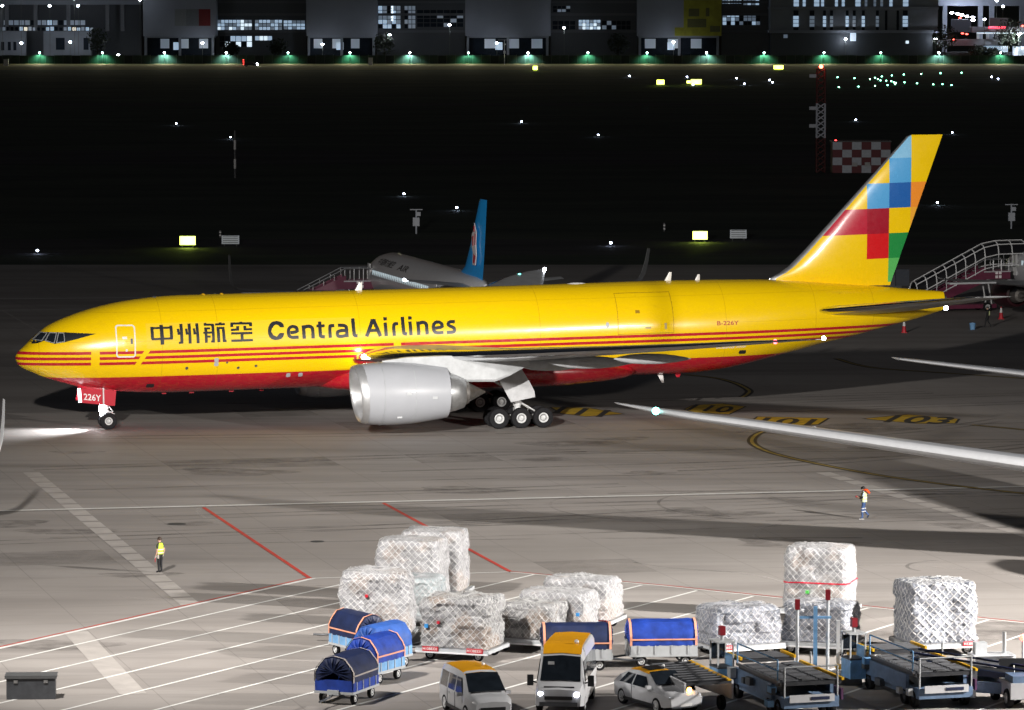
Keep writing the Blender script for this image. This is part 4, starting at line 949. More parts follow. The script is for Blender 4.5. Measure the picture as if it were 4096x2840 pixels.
BCON = mat('building_grey', (.23, .25, .29), .7, var=.08, scale=.3)
BLIGHT = mat('building_light_grey', (.25, .27, .32), .7, var=.05, scale=.2)
BDARK = mat('building_dark_glass', (.012, .018, .028), .5, spec=.1, var=.3, scale=.4)
BFRAME = mat('building_frame', (.06, .07, .085), .5)
LITC = lamp_mat('lit_window_cool', (.52, .74, 1), .5); LITD = lamp_mat('lit_window_dim', (.42, .62, .9), .12); LITB = lamp_mat('lit_window_bright', (.72, .88, 1), 1.0); LITW = lamp_mat('lit_window_warm', (1, .9, .7), .8)
BY = 1560.0
SC = CAM_F / BY                                   # photo pixels per metre at the building line
zpx = lambda y: (255 - y) / 11.35 + 1.0           # photo row -> height on the facade line
fx = lambda px, Y=BY: far(px, Y)
def block(parent, name, px0, px1, y0, y1, m, Y=BY, depth=14.0):
    x0, x1, z0, z1 = fx(px0, Y), fx(px1, Y), zpx(y1), zpx(y0)
    return MB().box(((x0+x1)/2, Y + depth/2, (z0+z1)/2), (x1-x0, depth, z1-z0)).build(name, m, parent)
def pane(parent, px0, px1, y0, y1, m, Y, name='window', t=.12):
    x0, x1, z0, z1 = fx(px0, Y), fx(px1, Y), zpx(y1), zpx(y0)
    return MB().box(((x0+x1)/2, Y, (z0+z1)/2), (x1-x0, t, z1-z0)).build(name, m, parent)
rnd = random.Random(3)
# four raised white halls
HALLS = ((582, 873, 'white hall raised over a glazed floor with a red and grey banner panel'), (1230, 1512, 'plain white hall raised over a glazed floor beside a lit stair tower'),
         (1862, 2202, 'dim white hall raised over a glazed floor behind a thin weather mast'), (2546, 2880, 'white hall with a large yellow picture panel on its upper corner'))
YELPIC = mat('yellow_picture', (.30, .29, .02), .6, var=.25, scale=.3); OLIVE = mat('olive_picture', (.10, .10, .03), .6)
for i, (a, b_, lab) in enumerate(HALLS):
    H = thing('exhibition_hall', lab, 'building', (0, 0, 0), 0, 'raised halls beyond the fence')
    block(H, 'hall_box', a, b_, 14, 165, BLIGHT)
    block(H, 'roof_slab', a-8, b_+8, 4, 14, BCON, BY-.4)
    block(H, 'glazed_floor', a+8, b_-10, 165.5, 262, BDARK, BY+2, 10)
    block(H, 'soffit_beam', a+6, b_-8, 165.5, 172, BCON, BY+.6, 11)
    for px in (a+10, (a+b_)/2, b_-14): block(H, 'column', px-5, px+5, 172, 262, BCON, BY+.8, .9)
    for k in range(6):
        p0 = a+30+k*(b_-a-60)/6
        pane(H, p0, p0+(b_-a-60)/6-3, 176, 214, LITD if (k+i) % 2 else BDARK, BY+1.9, 'ground_window')
    pane(H, a+120, a+148, 190, 220, LITC, BY+1.8, 'lit_doorway')
if True:
    H1 = bpy.data.objects['exhibition_hall']
    for p0, p1, m in ((708,754,mat('banner_grey',(.20,.21,.22),.6)),(754,804,mat('banner_dark_grey',(.15,.16,.18),.6)),(804,850,mat('banner_red',(.16,.008,.01),.6))): pane(H1, p0, p1, 57, 124, m, BY-.08, 'banner_panel')
    H4 = [o for o in C.objects if o.get('label') == HALLS[3][2]][0]
    pane(H4, 2730, 2880, 20, 162, YELPIC, BY-.08, 'picture_panel'); pane(H4, 2695, 2880, 130, 164, YELPIC, BY-.12, 'picture_panel')
    for q4 in ((2750,2792,55,86),(2818,2832,52,86),(2745,2820,96,130),(2835,2875,124,148)): pane(H4, *q4, OLIVE, BY-.2, 'picture_shape')
# linking wings between the halls
WINGSB = ((0, 582, 'long low block with a wide dark frame and a bright upper deck'), (873, 1230, 'recessed glass office wing with two lit floors'), (1512, 1862, 'recessed wing with a tall lit stair tower'), (2202, 2546, 'dark recessed wing with one bright strip of windows'), (2880, 3072, 'angled office wing with a grid of small lit windows'))
for i, (a, b_, lab) in enumerate(WINGSB):
    Wg = thing('office_wing', lab, 'building', (0, 0, 0))
    Y = BY + 8
    if i:
        block(Wg, 'wing_body', a, b_, -8, 262, BFRAME, Y, 16)
        for y in (30, 80, 148): block(Wg, 'floor_band', a+1, b_-1, y-6, y+4, mat('band_%d' % i, (.10,.11,.13), .6), Y-.3, .5)
    else:
        block(Wg, 'wing_body', a-40, b_-6, -8, 262, BFRAME, Y+6, 12)
        block(Wg, 'roof_deck', a-40, b_-6, 22, 40, BCON, Y-.4, 6)
        for px in (20, 40, 155, 285, 440, 500): block(Wg, 'column', px-7, px+7, 40, 146, mat('frame_col_%d' % px, (.16,.17,.19), .6), Y-.2, 1.2)
        block(Wg, 'low_wall', -40, 116, 146, 262, BCON, Y-6, 3); block(Wg, 'low_wall', 186, 376, 146, 262, BCON, Y-6, 3)
        for px in (18, 44, 66): pane(Wg, px, px+12, 188, 222, BDARK, Y-6.1, 'slot_window')
        for p0, p1 in ((235,270),(345,365)): pane(Wg, p0, p1, 172, 220, BDARK, Y-6.1, 'doorway')
        for k in range(22):
            p0 = 4 + k*17.5
            pane(Wg, p0, p0+9+rnd.random()*5, 128+rnd.random()*4, 144, rnd.choice((LITW, LITC, LITD, BDARK, LITD)), Y-.5, 'shop_window')
        for k in range(16):
            p0 = 4 + k*22
            pane(Wg, p0, p0+18, 103, 122, rnd.choice((LITD, LITC, BDARK, LITD)), Y+5.8, 'upper_window')
        for k in range(12):
            p0 = k*38 - 4
            pane(Wg, p0, p0+34, -6, 18, rnd.choice((LITC, LITC, LITD)), Y+5.8, 'deck_window')
    spec = {1: [(876,1015,100,142,9,3,(LITC,LITC,LITD,LITB)),(1026,1135,100,142,7,3,(LITC,LITC,LITD)),(1140,1226,102,140,5,3,(LITD,LITC)),(885,1015,165,210,6,2,(LITC,LITB,BDARK,LITC)),(1026,1095,165,184,4,1,(LITB,LITC))],
            2: [(1516,1606,44,136,5,5,(LITD,LITD,LITC,BDARK)),(1566,1577,44,106,1,6,(LITB,)),(1620,1665,44,136,3,5,(LITD,BDARK,LITD)),(1670,1855,60,130,7,4,(BDARK,BDARK,BDARK,LITD))],
            3: [(2312,2400,100,140,6,3,(LITC,LITB,LITD)),(2210,2280,44,70,4,2,(BDARK,LITD,BDARK)),(2208,2300,104,140,4,2,(BDARK,BDARK,LITD)),(2405,2520,104,140,6,2,(LITD,BDARK,BDARK))],
            4: [(2882,2960,-6,36,7,3,(LITC,LITC,LITB)),(2966,3030,0,42,4,3,(LITD,LITC,LITD)),(2884,3034,74,122,9,3,(BDARK,LITD,LITD,LITC))]}.get(i, [])
    for p0, p1, y0, y1, nx, ny, ms in spec:
        for r_ in range(ny):
            for c_ in range(nx):
                w_, h_ = (p1-p0)/nx, (y1-y0)/ny
                pane(Wg, p0+c_*w_+1.2, p0+(c_+1)*w_-1.2, y0+r_*h_+1.2, y0+(r_+1)*h_-1.2, rnd.choice(ms), Y-.12)
# warehouse office with slit windows
WO = thing('warehouse_office', 'large plain grey office block with two rows of tall slit windows', 'building')
block(WO, 'facade_wall', 3074, 3740, -10, 47, BCON, BY-4, 20); block(WO, 'floor_ledge', 3072, 3743, 47.5, 58, BLIGHT, BY-4.6, 20)
block(WO, 'facade_wall', 3074, 3740, 58.5, 140, BCON, BY-4, 20); block(WO, 'floor_ledge', 3070, 3748, 140.5, 152, BLIGHT, BY-4.8, 20)
block(WO, 'plinth_wall', 3076, 3720, 152.5, 262, BFRAME, BY-3, 18)
for p0, w_ in ((3167,20),(3203,11),(3248,20),(3276,11),(3331,11),(3358,11),(3412,20),(3449,10),(3484,10),(3511,10),(3547,12),(3601,21)):
    for k in range(3): pane(WO, p0, p0+w_, 4+k*14.5, 16.5+k*14.5, LITD if 3440 < p0 < 3530 else LITC, BY-4.1, 'slit_window')
for p0, w_ in ((3166,20),(3231,18),(3284,11),(3312,11),(3374,11),(3402,11),(3438,11),(3494,11),(3530,9),(3576,9),(3601,19)):
    pane(WO, p0, p0+w_, 62, 140, BDARK, BY-4.06, 'slit_window')
    lit = LITC if p0 in (3166,3284,3374,3438,3601) else (LITD if p0 < 3520 else BDARK)
    for k in range(3): pane(WO, p0-.5, p0+w_+.5, 84+k*15, 97+k*15, lit, BY-4.2, 'slit_window')
for q5 in ((3127,3143,158,172,LITD),(3392,3415,152,184,LITC),(3613,3625,183,194,LITB)): pane(WO, *q5[:4], q5[4], BY-3.1, 'ground_window')
# elevated road and gatehouse at the edge
RD = thing('elevated_road', 'pale blue concrete flyover crossing above the gatehouse', 'bridge')
CONB = mat('flyover_concrete', (.42, .46, .55), .7, var=.06)
block(RD, 'deck', 3742, 4160, 8, 46, CONB, BY+30, 12); block(RD, 'parapet', 3742, 4160, 0, 7.6, CONB, BY+29.6, .6)
for px in (3768, 3910, 3955, 4075): block(RD, 'pier', px-9, px+9, 46.3, 250, CONB, BY+33, 3)
block(RD, 'ramp_wall', 3795, 3872, 100, 152, CONB, BY+22, 3)
GH = thing('gatehouse', 'bright gatehouse with white frames and a red lit canopy edge', 'building')
REDL = lamp_mat('red_canopy_edge', (1, .01, .06), 3); WFR = mat('white_frame', (.7,.72,.75), .5)
block(GH, 'canopy', 3875, 4160, 128, 150, BCON, BY-2, 10); pane(GH, 3942, 4012, 126, 134, REDL, BY-2.3, 'red_edge')
block(GH, 'roof_sign', 3945, 4018, 92, 125, mat('sign_grey', (.12,.11,.12), .6), BY+2, 1)
for px in (3900, 3938, 3975): block(GH, 'frame_post', px-6, px+6, 150.4, 176, WFR, BY-1, .8)
block(GH, 'frame_rail', 3895, 4100, 150.5, 155, LITB, BY-1.5, .3)
block(GH, 'low_wall', 3740, 4000, 177, 203, BCON, BY-3, 6); block(GH, 'lit_wall', 3925, 4020, 204, 228, LITC, BY-2, 2); block(GH, 'lit_wall', 4040, 4160, 206, 250, LITC, BY-4, 2)
block(GH, 'base', 3740, 4160, 228.5, 262, BFRAME, BY-1, 8)
pole_lamp('gate_lamp', 'brilliant white tall lamp beside the gatehouse', 'lamp', fx(4062, BY-12), BY-12, zpx(152), 9000, (.85,.92,1), lamp_mat('gate_glow', (.85,.93,1), 90), None, .3, .75)
# street lamps and lit spots in front of the buildings
SLW = lamp_mat('street_glow', (.82, .88, 1), 60)
SL = sorted(((98,190,1500),(292,186,1500),(818,190,2500),(483,242,400),(1295,195,2500),(1562,158,2500),(1988,190,1500),(2690,186,2500),(3374,174,2500),(3731,174,1500),(1800,118,800),(2255,130,800),(310,14,0),(98,12,0),(24,42,0),(212,42,0),(325,42,0),(570,18,0),(3972,22,0),(3998,44,0),(3925,96,0)))
for i, (px, y, pw) in enumerate(SL):
    pole_lamp('street_lamp', ORD[i] + ' white street lamp before the far buildings, counted from the open deck end', 'lamp', fx(px, BY-6), BY-6, max(2.5, zpx(y)), pw*.2, (.85,.92,1), SLW, 'street lamps before the far buildings', .3, .5)
for i, (px, y) in enumerate(((3795,74),(3818,78),(3835,82),(3855,88),(3878,92),(3880,104))):
    tag(MB().sphere((fx(px, BY+24), BY+24, zpx(y)), .7, 8, .5).build('head_lamp', SLW), ORD[i] + ' glaring car lamp down the curving ramp under the flyover', 'lamp', 'car lamps on the ramp')
for i, (px, y) in enumerate(((3828,91),(3838,153),(3855,156),(4077,123),(3805,178))):
    tag(MB().sphere((fx(px, BY-6.5), BY-6.5, zpx(y)), .55, 8, .5).build('red_lamp', lamp_mat('red_tail_glow', (1,.08,.06), 8)), ('red lamp under the car lamps on the ramp', 'red lamp before the ramp wall', 'red lamp beside the ramp wall foot', 'red lamp at the gatehouse canopy edge', 'red lamp on the fence post end')[i], 'lamp', 'red lamps near the gatehouse')
# dark trees before the buildings
LEAF = mat('night_leaves', (.02, .03, .016), .7, var=.4)
BARK = mat('bark', (.03, .025, .02), .8)
def tree(label, X, Y, h, r):
    T = thing('tree', label, 'tree', (X, Y, 0), 0, 'trees before the far buildings')
    MB().tube([(0,0,0),(.1,0,h*.35),(0,.1,h*.7)], [.28,.2,.08], 7).build('trunk', BARK, T)
    g = random.Random(int(X*10)); b = MB()
    for k in range(420):
        d = Vector((g.gauss(0,1), g.gauss(0,1), g.gauss(0,1))).normalized() * (g.random()**.4)
        d *= 1 + .35*noise.noise(d*2 + Vector((X, 0, 0)))
        c = Vector((d.x*r, d.y*r, h*.66 + d.z*h*.36)); s = .3 + g.random()*.35
        q1 = Vector((g.gauss(0,1), g.gauss(0,1), g.gauss(0,1))).normalized()*s; q2 = q1.orthogonal().normalized()*s*.6
        b.face([c-q1, c+q2, c+q1, c-q2])
    b.build('crown', LEAF, T)
for px, lab, h, r in ((1120,'dark round tree beside the lit office wing',8,3.6),(1540,'dark tree against the lit stair tower',10,4),(930,'small dark tree under the lit office windows',7,3),(2470,'dark tree in front of the recessed dark wing',10,4),(3768,'dark tree between the grey office block and the flyover',13,4.5),(3900,'dark round clipped tree before the bright gatehouse wall',6,3.2),(3955,'smaller dark clipped tree before the bright gatehouse wall',5,2.6),(4020,'tall dark tree behind the gatehouse sign',15,5),(400,'dark tree beside the low white wall',12,4)):
    tree(lab, fx(px, BY-9), BY-9, h, r)
# far runway side fittings
def cabinet(label, px, y, h, w):
    p = site(px, y); t = thing('equipment_cabinet', label, 'cabinet', (p.x, p.y, 0))
    MB().box((0,0,h/2),(w,w,h)).build('cabinet_body', WHITE, t); MB().box((0,0,h+.06),(w+.15,w+.15,.12)).build('cabinet_lid', GREYP, t)
cabinet('pale cabinet on the far verge at the bright block end', 25, 262, 2.0, 1.6); cabinet('pale cabinet on the far verge before the plain white hall', 1482, 260, 2.4, 1.4); cabinet('pale cabinet on the far verge beside the lattice post', 3820, 250, 1.6, 1.2)
# car on the far road with red lamps
pc = site(1002, 266); CR = thing('far_car', 'dark car with red tail lamps on the far perimeter road', 'car', (pc.x, pc.y, 0))
MB().prism([(-2.2,.35),(2.2,.35),(2.2,.85),(1.3,.95),(.7,1.45),(-1.2,1.45),(-2.1,.95)], -.85, .85).build('car_body', BLACK, CR)
for x in (-1.4, 1.4):
    for y in (-.8, .8): wheel(CR, (x, y, .33), .33, .22, .18, 'wheel', -1, 6)
for z in (.75, 1.5, 2.2): MB().box((-2.3, -.5, z), (.2, 1.2, .2)).build('tail_lamp', lamp_mat('car_red_glow', (1,.02,.02), 12), CR)
MB().sphere((2.3, -.6, .8), .35, 8).build('head_lamp', SLW, CR)
# ------------------------------------------------------------------ airfield: signs, edge lights, masts, shed
SGLOW = lamp_mat('sign_glow', (.82, 1, .12), 5.5)
def lit_sign(label, px, y, wpx, hpx, deep=.35):
    p = site(px, y); s = CAM_F / p.y
    t = thing('lit_sign', label, 'sign', (p.x, p.y, 0)); w, h = wpx/s, hpx/s
    MB().box((0,0,h/2+.3),(w,deep,h)).build('sign_face', SGLOW, t)
    MB().box((0,.04,h/2+.3),(w+.14,deep-.06,h+.14)).build('sign_case', BLACK, t)
    for x in (-w*.35, w*.35): MB().tube([(x,0,0),(x,0,.36)], .06).build('leg', DGREY, t)
    l = bpy.data.lights.new('sign_spill', 'POINT'); l.energy = 90; l.color = (.7, 1, .1); l.shadow_soft_size = .4
    o = bpy.data.objects.new('sign_spill', l); o.location = (0, -.7, .7); C.objects.link(o); o.parent = t
lit_sign('glowing yellow-green taxiway sign on the dark grass above the title lettering', 751, 990, 62, 34)
lit_sign('glowing yellow-green taxiway sign on the dark grass ahead of the tail fin', 2800, 968, 58, 32)
lit_sign('small glowing yellow sign against the far verge near the thin weather mast', 2141, 283, 18, 15)
lit_sign('wide glowing yellow sign against the far verge before the grey office block', 3114, 280, 38, 15)
lit_sign('small glowing yellow sign alone on the far grass', 2642, 342, 30, 18)
lit_sign('paired glowing yellow sign on the far grass, larger of two panels', 2785, 341, 42, 19)
lit_sign('paired glowing yellow sign on the far grass, smaller of two panels', 2755, 337, 16, 10)
def grey_board(label, px, y, wpx, hpx):
    p = site(px, y); s = CAM_F / p.y; w, h = wpx/s, hpx/s
    t = thing('notice_board', label, 'sign', (p.x, p.y, 0))
    MB().box((0,0,h/2+.25),(w,.2,h)).build('board', mat('board_grey_glow', (.5,.52,.55), .5, emit=(.7,.8,1), estr=.08), t)  # faint glow in the board material stands in for light falling on it
    for k in range(4): MB().box((0,-.12,.3+h*(k+.5)/4),(w*.86,.05,h*.07)).build('slat', DGREY, t)
    for x in (-w*.35, w*.35): MB().tube([(x,0,0),(x,0,.3)], .06).build('leg', DGREY, t)
grey_board('unlit grey slatted board beside the glowing sign above the title lettering', 922, 985, 70, 34)
grey_board('unlit grey slatted board beside the glowing sign ahead of the tail fin', 2953, 962, 66, 34)
BLUEL = lamp_mat('taxi_light_glow', (.62, .72, 1), 45); GREENL = lamp_mat('green_light_glow', (.25, 1, .6), 22)
def fitting(name, m, label, group, cat, px, y, big=1.0):
    p = site(px, y + 3); s = CAM_F / p.y
    t = thing(name, label, cat, (p.x, p.y, 0), 0, group)
    r = max(.14, 3.2 / s) * big
    MB().tube([(0,0,0),(0,0,.25)], .06, 6).build('stem', DGREY, t)
    MB().sphere((0,0,.25+r*.7), r, 8, .75).build('lens', m, t)
TL = sorted(((705,498),(923,553),(150,1012),(1616,782),(1827,838),(2086,490),(2393,544),(2443,981),(2518,306),(2748,310),(2772,343),(2946,315),(3078,323),(3090,332),(2977,338),(3423,483),(3809,534),(3750,818),(3966,310),(3992,318)))
for i, (px, y) in enumerate(TL):
    fitting('taxiway_light', BLUEL, ORD[i] + ' blue-white taxiway light from the left, ' + ('far away near the verge' if y < 350 else 'on the mid field' if y < 600 else 'nearer, just past the taxiway'), 'taxiway edge lights', 'light', px, y)
for px, y in ((3350,311),(3418,315),(3480,319),(3500,313),(3512,319),(3522,324),(3545,325),(3565,327),(3527,308),(3567,304),(3575,331),(3583,334),(3615,300),(3618,332),(3685,298),(3668,336),(3762,295),(3733,340),(3846,293),(3770,339),(3806,343),(3355,351),(3434,349),(3500,346),(3550,343),(3580,338)):
    fitting('approach_light', GREENL, 'tiny green runway threshold light in the far cluster', 'green threshold lights', 'light', px, y, .85)
def marker(label, px, y, hpx, wpx):
    p = site(px, y); s = CAM_F / p.y; h = hpx/s; w = wpx/s
    t = thing('striped_marker', label, 'marker', (p.x, p.y, 0))
    for k in range(5): MB().lathe([(h*k/5, w/2),(h*(k+1)/5-.01, w/2)], (0,0,0), (0,0,1), 10, True).build('band', WHITE if k % 2 else DGREY, t)
marker('short striped marker post left of the unlit grey board above the title lettering', 881, 950, 30, 9)
marker('short striped marker post ahead of the tail fin signs', 2657, 925, 34, 9)
marker('tall dim striped mast in the black field above the title lettering', 940, 712, 190, 10)
def weather_mast(label, px, y, hpx):
    p = site(px, y); s = CAM_F / p.y; h = hpx/s
    t = thing('weather_mast', label, 'mast', (p.x, p.y, 0)); gm = mat('mast_grey_glow', (.45,.47,.5), .5, emit=(.7,.8,1), estr=.03)  # weak glow put into the grey; the mast carries no lamp
    MB().tube([(0,0,0),(0,0,h)], .09, 8).build('pole', gm, t); MB().box((0,0,h),(2.6*h/5,.12,.1)).build('cross_arm', gm, t)
    MB().box((0,-.2,h*.5),(.75,.5,.95)).build('instrument_box', gm, t); MB().box((.25,-.1,h*.82),(.5,.2,.45)).build('sensor', gm, t)
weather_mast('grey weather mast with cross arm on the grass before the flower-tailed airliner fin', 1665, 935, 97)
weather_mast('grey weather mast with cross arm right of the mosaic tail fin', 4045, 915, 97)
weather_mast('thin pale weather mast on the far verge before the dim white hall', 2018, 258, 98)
# lattice mast with obstruction light
p = site(3282, 690); s = CAM_F / p.y; h = 415/s
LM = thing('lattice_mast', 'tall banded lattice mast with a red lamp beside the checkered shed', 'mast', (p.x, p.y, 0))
bw, br_ = mat('mast_white_glow', (.4,.41,.43), .6, emit=(.7,.8,1), estr=.02), mat('mast_red', (.10,.02,.02), .6)  # white sections glow faintly; the light on them is put into the material
for k in range(6):
    z0, z1 = h*k/6, h*(k+1)/6; m = bw if k in (2, 3) else br_; b = MB(); w = .62
    for sx, sy in ((-1,-1),(1,-1),(1,1),(-1,1)): b.tube([(sx*w, sy*w, z0), (sx*w, sy*w, z1-.02)], .09, 6)
    for j in range(3):
        za, zb = z0+(z1-z0)*j/3, z0+(z1-z0)*(j+1)/3
        for sy in (-1, 1): b.tube([(-w, sy*w, za), (w, sy*w, zb)], .06, 5); b.tube([(w, sy*w, za), (-w, sy*w, zb)], .06, 5)
        for sx in (-1, 1): b.tube([(sx*w, -w, za), (sx*w, w, zb)], .06, 5)
    b.build('lattice_section', m, LM)
MB().sphere((0,0,h+.3), .3, 8).build('obstruction_lamp', lamp_mat('red_obstruction', (1,.06,.03), 30), LM)
for z in (.45, .62, .93): MB().box((-1.25,-.3,h*z),(1.0,.6,.5)).build('antenna_box', bw, LM)
# checkered shed
p = site(3446, 692); s = CAM_F / p.y; W, Hh = 232/s, 124/s
SH = thing('checkered_shed', 'red and white checkered equipment shed half hidden by the tail fin', 'shed', (p.x, p.y, 0))
MB().box((0,2.2,Hh/2),(W,4,Hh)).build('shed_body', br_, SH)
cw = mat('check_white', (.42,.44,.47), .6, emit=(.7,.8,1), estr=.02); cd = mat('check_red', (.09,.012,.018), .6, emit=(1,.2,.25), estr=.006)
for c_ in range(6):
    for r_ in range(4):
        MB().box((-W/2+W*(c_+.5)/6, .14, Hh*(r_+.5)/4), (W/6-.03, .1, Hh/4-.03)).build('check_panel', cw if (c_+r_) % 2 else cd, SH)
MB().box((0,2.2,Hh+.08),(W+.3,4.3,.16)).build('roof', DGREY, SH)
for x in (-W*.12, W*.1): MB().box((x,-.1,Hh*.28),(.8,.35,.6)).build('air_unit', GREYP, SH)
p = site(3350, 690); t = thing('lamp_post', 'short post with a red lamp at the shed corner', 'post', (p.x, p.y, 0))
MB().tube([(0,0,0),(0,0,4.6)], .1, 8).build('pole', DGREY, t); MB().sphere((-.3,0,4.7), .22, 8).build('red_lamp', lamp_mat('red_small_glow', (1,.03,.03), 14), t)
p = site(3535, 640); t = thing('floodlight_unit', 'tilted pale floodlight fitting before the checkered shed', 'light', (p.x, p.y, 0))
MB().tube([(0,0,0),(0,0,1.2)], .08).build('stand', DGREY, t); MB().box((0,0,1.9),(1.5,.7,1.0),0,.5).build('housing', cw, t)
# cones and a worker by the dim airliner
CONE_W = mat('cone_white', (.65,.65,.65), .5)
def cone(label, px, y):
    p = site(px, y); t = thing('traffic_cone', label, 'cone', (p.x, p.y, 0))
    MB().box((0,0,.02),(.5,.5,.04)).build('base', RED, t)
    MB().lathe([(.04,.2),(.55,.13)], (0,0,0), (0,0,1), 14, True).build('lower_cone', SIGNRED, t)
    MB().lathe([(.552,.13),(.95,.075)], (0,0,0), (0,0,1), 14, True).build('white_sleeve', CONE_W, t)
    MB().lathe([(.952,.075),(1.05,.05)], (0,0,0), (0,0,1), 12, True).build('tip', RED, t)
cone('red and white cone standing alone under the yellow tail cone', 3616, 1331); cone('red and white cone near the dark engine of the dim airliner', 4004, 1276)
p = site(3890, 1318); t = thing('wheel_chock_bin', 'small blue bucket on the dark apron beside the walking worker', 'bucket', (p.x, p.y, 0))
MB().lathe([(0,.2),(.55,.26),(.55,.22),(.05,.17)], (0,0,0), (0,0,1), 14, True).build('bucket_body', LBLUE, t)
# ------------------------------------------------------------------ netted cargo pallets on dollies
def wrap_mat(name, base, dark, brown, amount):
    m = bpy.data.materials.new(name); m.use_nodes = True
    n = NT(m)
    f = n.noise(1.6, 6, .7, (1, 1, 1.6), 0, .6); g = n.noise(6, 6, .7, (1, 1, 2.5), 0, 1.2); h = n.noise(.9, 3, .5)
    col = n.mix(n.ramp(f, .42, .68), base, dark)
    col = n.mix(n.m('MULTIPLY', n.ramp(h, .5, .6), amount), col, brown)
    n.link(col, n.b.inputs['Base Color'])
    n.link(n.ramp(g, .3, .7, .16, .5), n.b.inputs['Roughness'])
    n.bump(g, .75, .06)
    return m
WR_WHITE = wrap_mat('white_film_wrap', (.42,.42,.44), (.25,.255,.275), (.44,.34,.27), .4)
WR_GREY = wrap_mat('grey_film_wrap', (.36,.36,.37), (.13,.13,.135), (.32,.22,.15), .5)
WR_TEAL = wrap_mat('pale_teal_film_wrap', (.40,.45,.47), (.2,.25,.27), (.36,.33,.31), .2)
WR_BLUE = wrap_mat('bluish_film_wrap', (.30,.32,.37), (.11,.125,.155), (.35,.33,.36), .2)
NETW = mat('white_net', (.58,.58,.59), .6); NETG = mat('grey_net', (.5,.5,.5), .6); NETB = mat('pale_net', (.5,.5,.52), .6)
STRAP = mat('red_strap', (.6,.01,.04), .45)
class Load:
    def __init__(s, w, d, h, seed, rnd_=.35, lump=.09, taper=.03, contour=0.0):
        s.w, s.d, s.h, s.seed, s.r, s.lump, s.taper, s.contour = w, d, h, seed, rnd_, lump, taper, contour
    def pt(s, u, t, off=0.0):
        """u round the perimeter 0..1, t up the side 0..1 then over the top to the middle at 1.6"""
        side = min(t, 1.0); k = 1.0 - max(0.0, t-1.0)/.6
        x, y = s.peri(u)
        edge = max(0.0, (side-.86)/.14)
        shrink = 1 - s.taper*side - s.r*.22*edge*edge
        z = s.h*(side - .02*edge*edge)
        if t > 1: z = s.h*.98 + s.h*.03*(1-k*k)
        if s.contour: x -= max(0, x)*s.contour*max(0, side-.55)**1.3 if x > 0 else 0
        p = Vector((x*s.w/2*shrink*k, y*s.d/2*shrink*k, z))
        nv = Vector((x*.8 if abs(x) > .8 else x*.3, y*.8 if abs(y) > .8 else y*.3, .2 if t <= .9 else 1.0)).normalized()
        q_ = Vector((p.x*1.3 + s.seed*7.3, p.y*1.3, p.z*1.5))
        dsp = noise.noise(q_)*s.lump + abs(noise.noise(q_*2.3))*s.lump*.7 + noise.noise(q_*5)*s.lump*.25
        if t <= 1.0:                                           # boxes stacked under the film
            run = (p.x if abs(y) > abs(x) else p.y)
            row = math.floor(p.z/.46 + .001); c1 = math.floor(run/.62 + row*.37 + s.seed)
            dsp += s.lump*.6*(noise.cell(Vector((c1*1.7, row*2.3 + s.seed, 3.1 if abs(y) > abs(x) else 7.7))) - .5)
        return p + nv*(dsp + off)
    def peri(s, u):
        """even walk round a rounded rectangle, returned in half-extent units"""
        rc = .32; a, b = s.w/2 - rc, s.d/2 - rc; q_ = math.pi*rc/2
        segs = (2*b, q_, 2*a, q_, 2*b, q_, 2*a, q_); d = (u % 1.0)*sum(segs)
        for k, L in enumerate(segs):
            if d <= L: break
            d -= L
        f = d / segs[k]; an = math.pi/2*f
        if k == 0: X, Y = s.w/2, -b + d
        elif k == 1: X, Y = a + rc*math.cos(an), b + rc*math.sin(an)
        elif k == 2: X, Y = a - d, s.d/2
        elif k == 3: X, Y = -a - rc*math.sin(an), b + rc*math.cos(an)
        elif k == 4: X, Y = -s.w/2, b - d
        elif k == 5: X, Y = -a - rc*math.cos(an), -b - rc*math.sin(an)
        elif k == 6: X, Y = -a + d, -s.d/2
        else: X, Y = a + rc*math.sin(an), -b - rc*math.cos(an)
        return X/(s.w/2), Y/(s.d/2)
    def body(s, nu=112, nt=36):
        b = MB(); ts = [1.0*k/nt for k in range(nt+1)] + [1.08,1.2,1.35,1.5,1.58]
        b.rings([[s.pt(k/nu, t) for k in range(nu)] for t in ts], True)
        return b
    def net(s, n=26, w=.045, tw=.66, t0=.02, t1=1.5, steps=34):
        b = MB()
        for sg in (-1, 1):
            for k in range(n):
                pr = None
                for i in range(steps+1):
                    t = t0 + (t1-t0)*i/steps; u = (k/n + sg*tw*t/1.6*.62*s.h/2.6) % 1.0
                    p = s.pt(u, t, .035); q2 = s.pt(u + .0015, t, .035); q3 = s.pt(u, t+.01, .035)
                    tg = (s.pt((u + sg*.004) % 1, t+.01, .035) - p); nn = (q2-p).cross(q3-p)
                    if nn.length < 1e-9 or tg.length < 1e-6: continue
                    sd = tg.cross(nn).normalized()*w/2
                    cur = (p-sd, p+sd)
                    if pr: b.face([pr[0], pr[1], cur[1], cur[0]])
                    pr = cur
        return b
